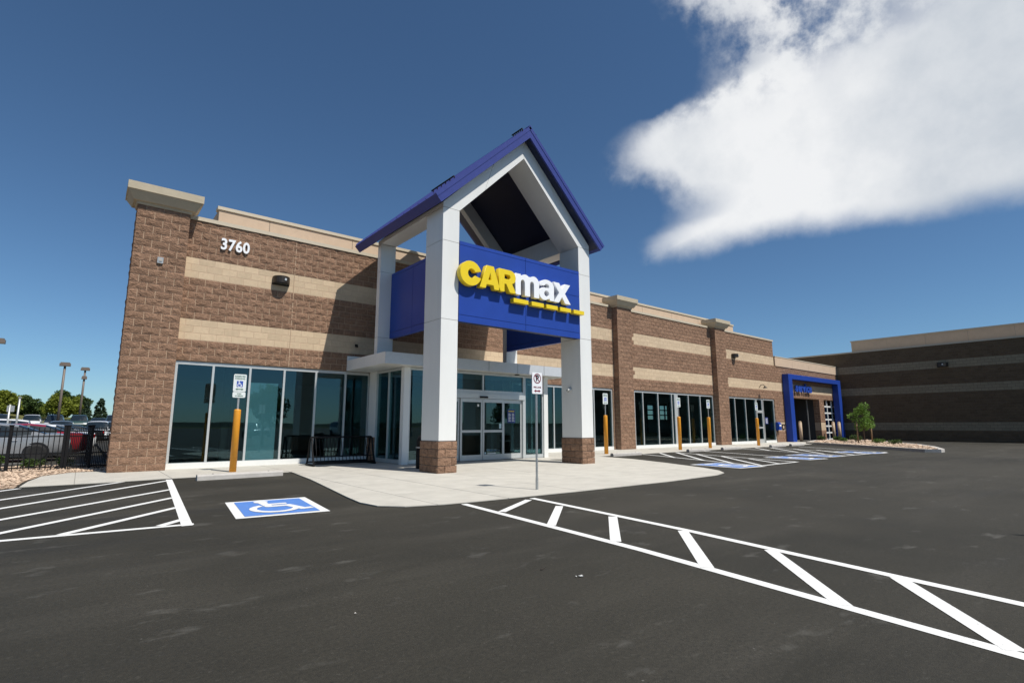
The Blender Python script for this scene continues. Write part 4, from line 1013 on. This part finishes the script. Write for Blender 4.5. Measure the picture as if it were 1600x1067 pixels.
fence('iron_gate', 'black iron gate between the fence and the corner pillar', (-.25, 19.3), (.90, 19.3), (.0, .52, 1.12), .04, 'gate')
fence('iron_fence', 'black iron fence running back along the side of the showroom', (.28, 19.45), (.22, 23.4), (2.0, 3.92), .06)
# ------------------------------------------------------------------ cars
SED = [(-2.37, .40, .78, .70, 0, 0), (-2.31, .30, .97, .80, 0, 0), (-2.0, .22, 1.03, .87, 0, 0), (-1.62, .20, 1.04, .89, 1.06, .70), (-1.2, .19, 1.01, .90, 1.24, .64), (-.8, .19, .99, .91, 1.39, .60), (-.2, .19, .96, .91, 1.46, .60), (.35, .19, .95, .91, 1.43, .60), (.75, .19, .93, .90, 1.21, .64), (1.2, .20, .92, .90, .95, .70), (1.65, .20, .87, .88, 0, 0), (2.05, .22, .78, .85, 0, 0), (2.30, .28, .64, .78, 0, 0), (2.38, .36, .5, .68, 0, 0)]
SUV = [(-2.32, .45, .9, .80, 0, 0), (-2.30, .36, 1.08, .86, 1.12, .76), (-2.12, .28, 1.10, .90, 1.66, .66), (-1.6, .24, 1.10, .92, 1.74, .66), (-.6, .24, 1.08, .93, 1.77, .66), (.2, .24, 1.06, .93, 1.75, .66), (.45, .24, 1.05, .93, 1.70, .66), (.85, .24, 1.04, .92, 1.38, .70), (1.2, .24, 1.03, .92, 1.06, .76), (1.7, .25, .99, .90, 0, 0), (2.1, .28, .90, .87, 0, 0), (2.32, .34, .72, .80, 0, 0), (2.38, .42, .55, .72, 0, 0)]
_car = {}
def car_meshes(kind, color):
    if (kind, color) in _car: return _car[(kind, color)]
    St = SED if kind == 'sedan' else SUV; body, gl = MB(), MB(); rings = []
    for x, zb, zt, w, zc, wc_ in St:
        if zc: top = [(wc_+(w*.95-wc_)*.12, zc-.07), (wc_*.80, zc-.005), (0, zc+.015)]
        else: top = [(w*.84, zt+.015), (w*.5, zt+.03), (0, zt+.035)]
        h = [(0, zb), (w*.82, zb), (w*.97, zb+.14), (w, zb+(zt-zb)*.55), (w*.95, zt)]+top
        rings.append([(x, y, z) for y, z in h]+[(x, -y, z) for y, z in reversed(h[1:-1])])
    N = len(rings[0])
    for i in range(len(rings)-1):
        A, B = St[i], St[i+1]
        for k in range(N):
            k2 = (k+1) % N; q = [rings[i][k], rings[i][k2], rings[i+1][k2], rings[i+1][k]]
            kk = k if k < 7 else N-1-k
            g_ = False
            if A[4] and B[4]:
                rise = abs(A[4]-B[4]) > .10
                if kk == 4 and min(A[4]-A[2], B[4]-B[2]) > .1: g_ = True
                if rise and kk in (5, 6): g_ = True
            (gl if g_ else body).face(q)
    body.face(list(reversed(rings[0]))); body.face(rings[-1])
    # merge vertices for smooth shading
    def fin(b_, n, m, sm):
        me = b_.mesh(n, m, False); bm = bmesh.new(); bm.from_mesh(me); bmesh.ops.remove_doubles(bm, verts=bm.verts, dist=.0005); bmesh.ops.recalc_face_normals(bm, faces=bm.faces); bm.to_mesh(me); bm.free()
        if sm: me.polygons.foreach_set('use_smooth', [True]*len(me.polygons)); me.set_sharp_from_angle(angle=R(38))
        return me
    pil = MB()
    for s in (1, -1):
        for x in ((-.28,) if kind == 'sedan' else (-1.35, -.1)):
            w0, wt = .875, .63
            zr = 1.40 if kind == 'sedan' else 1.69; zb_ = .97 if kind == 'sedan' else 1.07
            pil.prism([(x, s*w0, zb_), (x+.10, s*w0, zb_), (x+.06, s*(wt+.045), zr), (x-.02, s*(wt+.045), zr)], (0, s*.012, 0))
    d = dict(body=fin(body, 'body', 'paint '+color+' car', True), window=fin(gl, 'window', 'car glass', True), pillar=pil.mesh('door_pillar', 'trim black'))
    r = .33 if kind == 'sedan' else .37
    d['tyre'] = MB().lathe([(r-.09, -.1), (r-.02, -.11), (r, -.07), (r, .07), (r-.02, .11), (r-.09, .1)], n=20).mesh('tyre', 'tyre', True)
    rim = MB().lathe([(r-.10, .055), (r-.09, .095), (.06, .075), (.01, .08)], n=20)
    d['rim'] = rim.mesh('rim', 'rim', True); d['r'] = r
    zl = .80 if kind == 'sedan' else .95
    d['tail'] = MB().box(-.05, .05, -.15, .15, -.08, .09).mesh('tail_lamp', 'tail lamp'); d['head'] = MB().box(-.06, .10, -.17, .17, -.06, .08).mesh('head_lamp', 'head lamp')
    d['plate'] = MB().box(-.012, .012, -.17, .17, -.07, .07).mesh('number_plate', 'paper'); d['arch'] = MB().lathe([(r+.07, 0), (r+.07, .01)], n=20).mesh('wheel_arch', 'trim black'); d['zl'] = zl
    d['handle'] = MB().box(-.09, .09, -.015, .015, -.015, .015).mesh('door_handle', 'rim'); d['mirror'] = MB().box(-.06, .08, -.10, .10, -.06, .08).mesh('door_mirror', 'paint '+color+' car')
    d['bumper'] = MB().prism([(-.05, -.72, -.07), (.0, -.80, -.07), (.0, .80, -.07), (-.05, .72, -.07)], (0, 0, .12)).mesh('bumper', 'trim black')
    _car[(kind, color)] = d; return d
def car(kind, color, x, y, z, rz, label, group='cars parked beyond the fence'):
    d = car_meshes(kind, color); t = thing('parked_'+('car' if kind == 'sedan' else 'suv'), label, 'car', (x, y, z), rz, group)
    b_ = link('body', d['body'], t); link('window', d['window'], t); link('door_pillar', d['pillar'], b_)
    fx, rx = (1.42, -1.40) if kind == 'sedan' else (1.40, -1.40)
    for wx in (fx, rx):
        for s in (-1, 1):
            w = link('wheel', d['tyre'], t, (wx, s*(.83 if kind == 'sedan' else .85), d['r'])); w.rotation_euler = (R(-90)*s, 0, 0)
            link('rim', d['rim'], w)
            a = link('wheel_arch', d['arch'], b_, (wx, s*(.888 if kind == 'sedan' else .905), d['r']+.01)); a.rotation_euler = (R(-90)*s, 0, 0)
    for s in (-1, 1):
        link('tail_lamp', d['tail'], t, (-2.29, s*.64, d['zl']+.06)); link('head_lamp', d['head'], t, (2.22, s*.60, d['zl']-.19))
        link('door_mirror', d['mirror'], t, (.78, s*1.0, 1.0 if kind == 'sedan' else 1.13))
        for hx in (-.75, .25): link('door_handle', d['handle'], b_, (hx, s*.905, .82 if kind == 'sedan' else .95))
    link('number_plate', d['plate'], t, (-2.37, 0, .72)); link('bumper', d['bumper'], b_, (-2.33, 0, .42))
    return t
PI = math.pi
car('sedan', 'silver', -2.66, 28.2, -.15, PI, 'silver sedan nearest the fence, parked with its tail lamp to the right')
car('sedan', 'red', -2.0, 31.2, -.15, PI, 'dark red sedan parked just behind the silver sedan')
car('sedan', 'white', -1.75, 34.2, -.15, PI, 'white sedan parked beyond the dark red sedan')
car('sedan', 'grey', -3.6, 37.0, -.15, PI, 'grey sedan whose roof shows behind the red sedan')
car('sedan', 'navy', -4.4, 40.0, -.15, PI, 'navy sedan in front of the long white van-like suv')
car('suv', 'white', -4.6, 43.5, -.15, PI, 'long white suv behind the two thin sign posts')
car('suv', 'white', 1.1, 58, -.15, R(-95), 'white suv facing the fence, seen beyond the white sedan')
car('suv', 'silver', 2.4, 60, -.15, R(-92), 'silver suv half hidden by the brown corner pillar')
car('suv', 'grey', -1.3, 57, -.15, R(-88), 'dark grey suv left of the white suv that faces the fence')
car('sedan', 'beige', -4.0, 46.5, -.15, PI, 'beige sedan beyond the long white suv')
car('sedan', 'silver', -1.6, 49.5, -.15, PI, 'silver sedan in the middle of the car park, tail to the right')
car('sedan', 'black', -.9, 52.5, -.15, PI, 'black sedan in the middle of the car park behind the silver one')
car('sedan', 'white', -3.4, 61, -.15, R(-90), 'white sedan facing the fence, left of the dark grey suv')
UP = .75
for cl, kd, x, y, lb in (('white', 'suv', -4.6, 84, 'white suv in the far row below the berm'), ('black', 'suv', -2.5, 82, 'black suv in the far row left of the tall lamp posts'), ('green', 'suv', -.3, 82, 'dark green suv in the far row between the lamp posts'), ('black', 'sedan', 1.6, 83, 'black sedan in the far row below the conifer'), ('navy', 'suv', 3.0, 80, 'navy suv in the far row against the corner pillar'), ('navy', 'suv', -7.2, 82, 'navy suv in the far row at the left picture edge')):
    car(kd, cl, x, y, UP, R(-90), lb)
MB().prism([(-60, 66, -.18), (-60, 76, UP), (-60, 99, UP), (-60, 100, -.35)], (60.9, 0, 0)).build('upper_lot', 'asphalt'); struct(bpy.data.objects['upper_lot'])
# ------------------------------------------------------------------ lamp posts and thin posts on the left
def lamp_post(label, x, y, h, z=0, second=False, rz=0):
    t = thing('lamp_post', label, 'lamp post', (x, y, z), rz, 'brown car park lamp posts')
    MB().lathe([(.28, 0), (.28, .55), (.24, .6)], n=12).build('base', 'stop concrete', t); MB().tube([(0, 0, .6), (0, 0, h)], [.15, .11], 8).build('pole', 'pole brown', t, True)
    def head(zz, k):
        hd = MB().prism([(-.5*k, -.3, zz), (.5*k, -.3, zz), (.5*k, .3, zz), (-.5*k, .3, zz)], (0, 0, .30)); hd.box(-.42*k, .42*k, -.24, .24, zz+.301, zz+.42); o = hd.build('lamp_head', 'pole brown', t)
        MB().box(-.45*k, .45*k, -.2, .2, zz-.012, zz-.002).build('lens', 'head lamp', o)
    head(h, 1)
    if second: head(h-1.2, .6)
    return t
lamp_post('tall brown lamp post in front of the yellow-green trees, single head', -2.15, 79, 8.0, UP*0)
lamp_post('slightly shorter looking lamp post with a second small head lower down', -.35, 93, 8.0, UP, True)
lamp_post('lamp post at the left picture edge, only its head end in view', -6.1, 60, 8.1, -.15)
def thin_post(label, x, y, h, sign):
    t = thing('sign_post', label, 'post', (x, y, -.15), 0, 'thin steel posts beyond the fence')
    MB().tube([(0, 0, 0), (0, 0, h)], .045, 8).build('post', 'galvanised', t, True)
    if sign: MB().box(-.1, .18, -.03, -.02, h-.35, h-.05).build('sign_panel', 'galvanised', t)
    else: MB().box(-.06, .06, -.06, .06, h, h+.06).build('cap', 'galvanised', t)
thin_post('left and shorter of two thin steel posts beyond the fence', -2.85, 36, 2.4, True); thin_post('right and taller of two thin steel posts beyond the fence', -2.55, 36.3, 2.75, False)
# ------------------------------------------------------------------ plants
def foliage(pts, size, m, parent, name, seed):
    r = random.Random(seed); V, F = [], []
    for (x, y, z), s in pts:
        n = Vector((r.gauss(0, 1), r.gauss(0, 1), r.gauss(0, 1)+.6)).normalized(); a = n.orthogonal().normalized(); a.rotate(Matrix.Rotation(r.uniform(0, 6.28), 3, n)); b2 = n.cross(a)
        L, w = s*r.uniform(.7, 1.3), s*r.uniform(.35, .6); c = Vector((x, y, z)); q = len(V)
        V += [tuple(c-a*L), tuple(c-b2*w+n*w*.25), tuple(c+a*L), tuple(c+b2*w+n*w*.25)]; F.append((q, q+1, q+2, q+3))
    me = bpy.data.meshes.new(name); me.from_pydata(V, [], F); me.materials.append(MAT[m]); me.update()
    return link(name, me, parent)
def clump_points(clumps, n, seed, size):
    r = random.Random(seed); out = []; wt_ = [c[3]**2 for c in clumps]
    for c in r.choices(clumps, wt_, k=n):
        d = Vector((r.gauss(0, 1), r.gauss(0, 1), r.gauss(0, 1))).normalized(); q = c[3]*r.uniform(.25, 1)**.5
        out.append(((c[0]+d.x*q, c[1]+d.y*q, c[2]+d.z*q*.85), size))
    return out
def tree(name, label, loc, h, w, m, seed, n, leaf, group=None, stem=.25, conifer=False, trunk_r=None):
    r = random.Random(seed); t = thing(name, label, 'tree', loc, 0, group); tr = trunk_r or h*.025
    b_ = MB(); b_.tube([(0, 0, -.1), (r.uniform(-.02, .02)*h, 0, h*.3), (0, r.uniform(-.02, .02)*h, h*.62), (0, 0, h*.9)], [tr, tr*.8, tr*.5, tr*.15], 8)
    clumps = []
    if conifer:
        for i in range(46):
            f_ = i/45; z = h*(stem*.4+f_*(1-stem*.4)*.97); rad = w/2*(1-f_)**.85+.04*h; a = i*2.4
            q = rad*r.uniform(.35, .85); clumps.append((math.cos(a)*q, math.sin(a)*q, z, max(.10*h*(1-f_*.7), .05*h)))
    else:
        for i in range(22):
            a = i*2.4+r.uniform(-.4, .4); f_ = r.random(); z = h*(stem+.12+(1-stem-.22)*f_); env = math.sin(math.pi*min(1, .22+.72*f_))**.7
            q = w*.36*env*r.uniform(.35, 1.1); cx, cy = math.cos(a)*q, math.sin(a)*q
            clumps.append((cx, cy, z, w*r.uniform(.13, .24)))
            if i % 2 == 0: b_.tube([(0, 0, z*.72), (cx*.5, cy*.5, z*.9), (cx, cy, z)], [tr*.4, tr*.25, tr*.1], 5)
    b_.build('trunk', 'bark', t, True)
    foliage(clump_points(clumps, n, seed+1, leaf), leaf, m, t, 'crown', seed+2); return t
G1 = 'trees on the grassy berm'
tree('broadleaf_tree', 'bright yellow-green tree in front of the dark trees on the berm', (-3.2, 112, 2.3), 4.2, 4.4, 'leaf yellow', 11, 3200, .22, G1, .1)
tree('broadleaf_tree', 'large dark green tree behind the left lamp post', (-3.1, 122, 2.6), 4.6, 4.6, 'leaf dark', 12, 4200, .26, G1, .08)
tree('broadleaf_tree', 'dark green tree between the two lamp posts', (-.9, 123, 2.4), 4.2, 4.2, 'leaf dark', 13, 3600, .26, G1, .08)
tree('broadleaf_tree', 'low yellow-green bush tree right of the lamp post', (-1.2, 113, 2.5), 3.6, 3.4, 'leaf yellow', 14, 1800, .2, G1, .05)
tree('conifer_tree', 'dark rounded pine left of the corner pillar', (2.2, 112, 1.3), 4.4, 3.0, 'needle', 15, 3600, .2, G1, .1, True)
tree('conifer_tree', 'small pointed conifer right of the second lamp post', (.35, 110, 2.0), 3.2, 1.7, 'needle', 16, 1600, .16, G1, .05, True)
tree('broadleaf_tree', 'yellow-green tree at the left picture edge', (-9.7, 112, 2.5), 3.8, 4.6, 'leaf yellow', 17, 3000, .24, G1, .1)
tree('broadleaf_tree', 'dark tree standing behind the two thin posts', (-7.6, 118, 2.5), 3.6, 3.6, 'leaf dark', 18, 3600, .25, G1, .08)
tree('broadleaf_tree', 'low dark tree on the slope right of the thin posts', (-5.9, 116, 2.5), 3.0, 3.8, 'leaf dark', 19, 2400, .24, G1, .05)
for i, (x, y) in enumerate(((-13, 120), (-16.5, 116))):
    tree('broadleaf_tree', ('dark tree out past the left picture edge', 'second dark tree out past the left picture edge')[i], (x, y, 3.2), 6, 5, 'leaf dark', 21+i, 2000, .3, G1, .08)
yt = tree('young_tree', 'small staked green tree in the kerbed island', (39.1, 12.3, .10), 2.6, 1.5, 'leaf bright', 31, 1600, .070, None, .22, False, .035)
for k, (x, y) in enumerate(((38.7, 12.55), (39.45, 12.0))):
    s_ = thing('tree_stake', ('wooden stake left of the small island tree', 'wooden stake right of the small island tree')[k], 'stake', (x, y, .1), 0, 'wooden stakes of the young tree')
    MB().tube([(0, 0, 0), (.01, 0, 1.32)], .04, 8).build('post', 'wood', s_, True); MB().tube([(0, 0, 1.15), ((39.1-x)*.9, (12.3-y)*.9, 1.12)], .012, 5).build('tie', 'black iron', s_)
def shrub(label, loc, w, h, m, seed, n=420, leaf=.045, group='low shrubs in the kerbed island'):
    t = thing('shrub', label, 'shrub', loc, 0, group); r = random.Random(seed)
    cl = [(r.uniform(-.3, .3)*w, r.uniform(-.3, .3)*w, h*r.uniform(.3, .75), w*r.uniform(.16, .28)) for _ in range(9)]
    b_ = MB()
    for c in cl[:5]: b_.tube([(0, 0, -.05), (c[0]*.5, c[1]*.5, c[2]*.5), c[:3]], [.02, .014, .006], 5)
    b_.build('stems', 'bark', t); foliage(clump_points(cl, n, seed, leaf), leaf, m, t, 'leaves', seed)
for i, (x, y, w, h, lb) in enumerate(((42.0, 16.0, .55, .42, 'small round shrub nearest the bollards'), (42.6, 15.2, .40, .30, 'tiny shrub second from the bollards'), (41.2, 14.6, .5, .35, 'low shrub in the middle of the island row'), (40.3, 14.0, .5, .32, 'flat little shrub between the low shrubs left of the tree'), (41.3, 13.5, .7, .5, 'largest shrub just left of the staked tree'), (38.0, 11.2, .7, .28, 'flat shrub just right of the staked tree'), (37.2, 10.2, .8, .25, 'flat shrub farthest right of the staked tree'))):
    shrub(lb, (x, y, .1), w, h, 'leaf green' if i % 2 else 'leaf dark', 50+i)
shrub('dark leafy bush behind the iron fence near the gate', (-.95, 20.6, .01), .6, .28, 'leaf dark', 71, 500, .04, 'bushes behind the iron fence')
shrub('green bush behind the iron fence under the silver sedan', (-.3, 21.6, -.03), .5, .28, 'leaf green', 72, 350, .04, 'bushes behind the iron fence')
shrub('green bush behind the iron fence at the left picture edge', (-1.9, 21.0, .01), .6, .45, 'leaf green', 73, 900, .05, 'bushes behind the iron fence')
# what the windows mirror from behind the camera
tree('young_tree', 'leafy tree just outside the right picture edge, casting the spiky shadow', (9.1, -1.75, 0), 4.1, 2.4, 'leaf green', 33, 1500, .11, None, .45)
for i, (x, y, h) in enumerate(((-14, -42, 7), (6, -55, 8), (22, -50, 7.5), (40, -60, 8), (64, -52, 7))):
    tree('broadleaf_tree', ('tree mirrored in the leftmost panes', 'tree mirrored in the left bay', 'tree mirrored by the doors', 'tree mirrored in the middle windows', 'tree mirrored in the last bay')[i], (x, y, 0), h, h*.7, 'leaf dark', 81+i, 1500, .32, 'trees across the car park behind the viewer', .15)
lamp_post('lamp post mirrored in the left windows', 1.5, -22, 8.0); lamp_post('lamp post mirrored in the middle windows', 30, -26, 8.0)
for i, (c, x, y) in enumerate((('black', -2, -16), ('silver', 3.5, -20), ('grey', 14, -24), ('white', 24, -26))):
    car('suv' if i % 2 else 'sedan', c, x, y, 0, R(90), ('black sedan mirrored in the left windows', 'silver suv mirrored in the left bay', 'grey sedan mirrored by the doors', 'white suv mirrored in the middle windows')[i], 'cars parked behind the viewer')
# ------------------------------------------------------------------ litter on the asphalt
def scrap(label, x, y, pts, m):
    b_ = MB()
    for (dx, dy, s) in pts:
        a = random.uniform(0, 6.28); q = [(s*random.uniform(.7, 1.3)*math.cos(a+k*1.57), s*random.uniform(.5, 1)*math.sin(a+k*1.57)) for k in range(4)]
        b_.prism([(dx+u, dy+v, .004+random.uniform(0, .008)) for u, v in q], (0, 0, .003))
    o = b_.build('litter', m); o.location = (x, y, 0); tag(o, label, 'litter', 'scraps lying on the asphalt')
scrap('white paper scrap lying on the asphalt right of centre', 3.23, 3.12, [(0, 0, .016), (.03, .01, .011), (-.03, .012, .009), (.012, -.018, .008)], 'paper')
scrap('dark scrap lying on the asphalt just left of the white scrap', 3.13, 3.46, [(0, 0, .016), (.05, .02, .008)], 'dark bronze')
scrap('single pale crumb on the asphalt low in the centre left', 1.49, 3.44, [(0, 0, .007)], 'stop concrete')
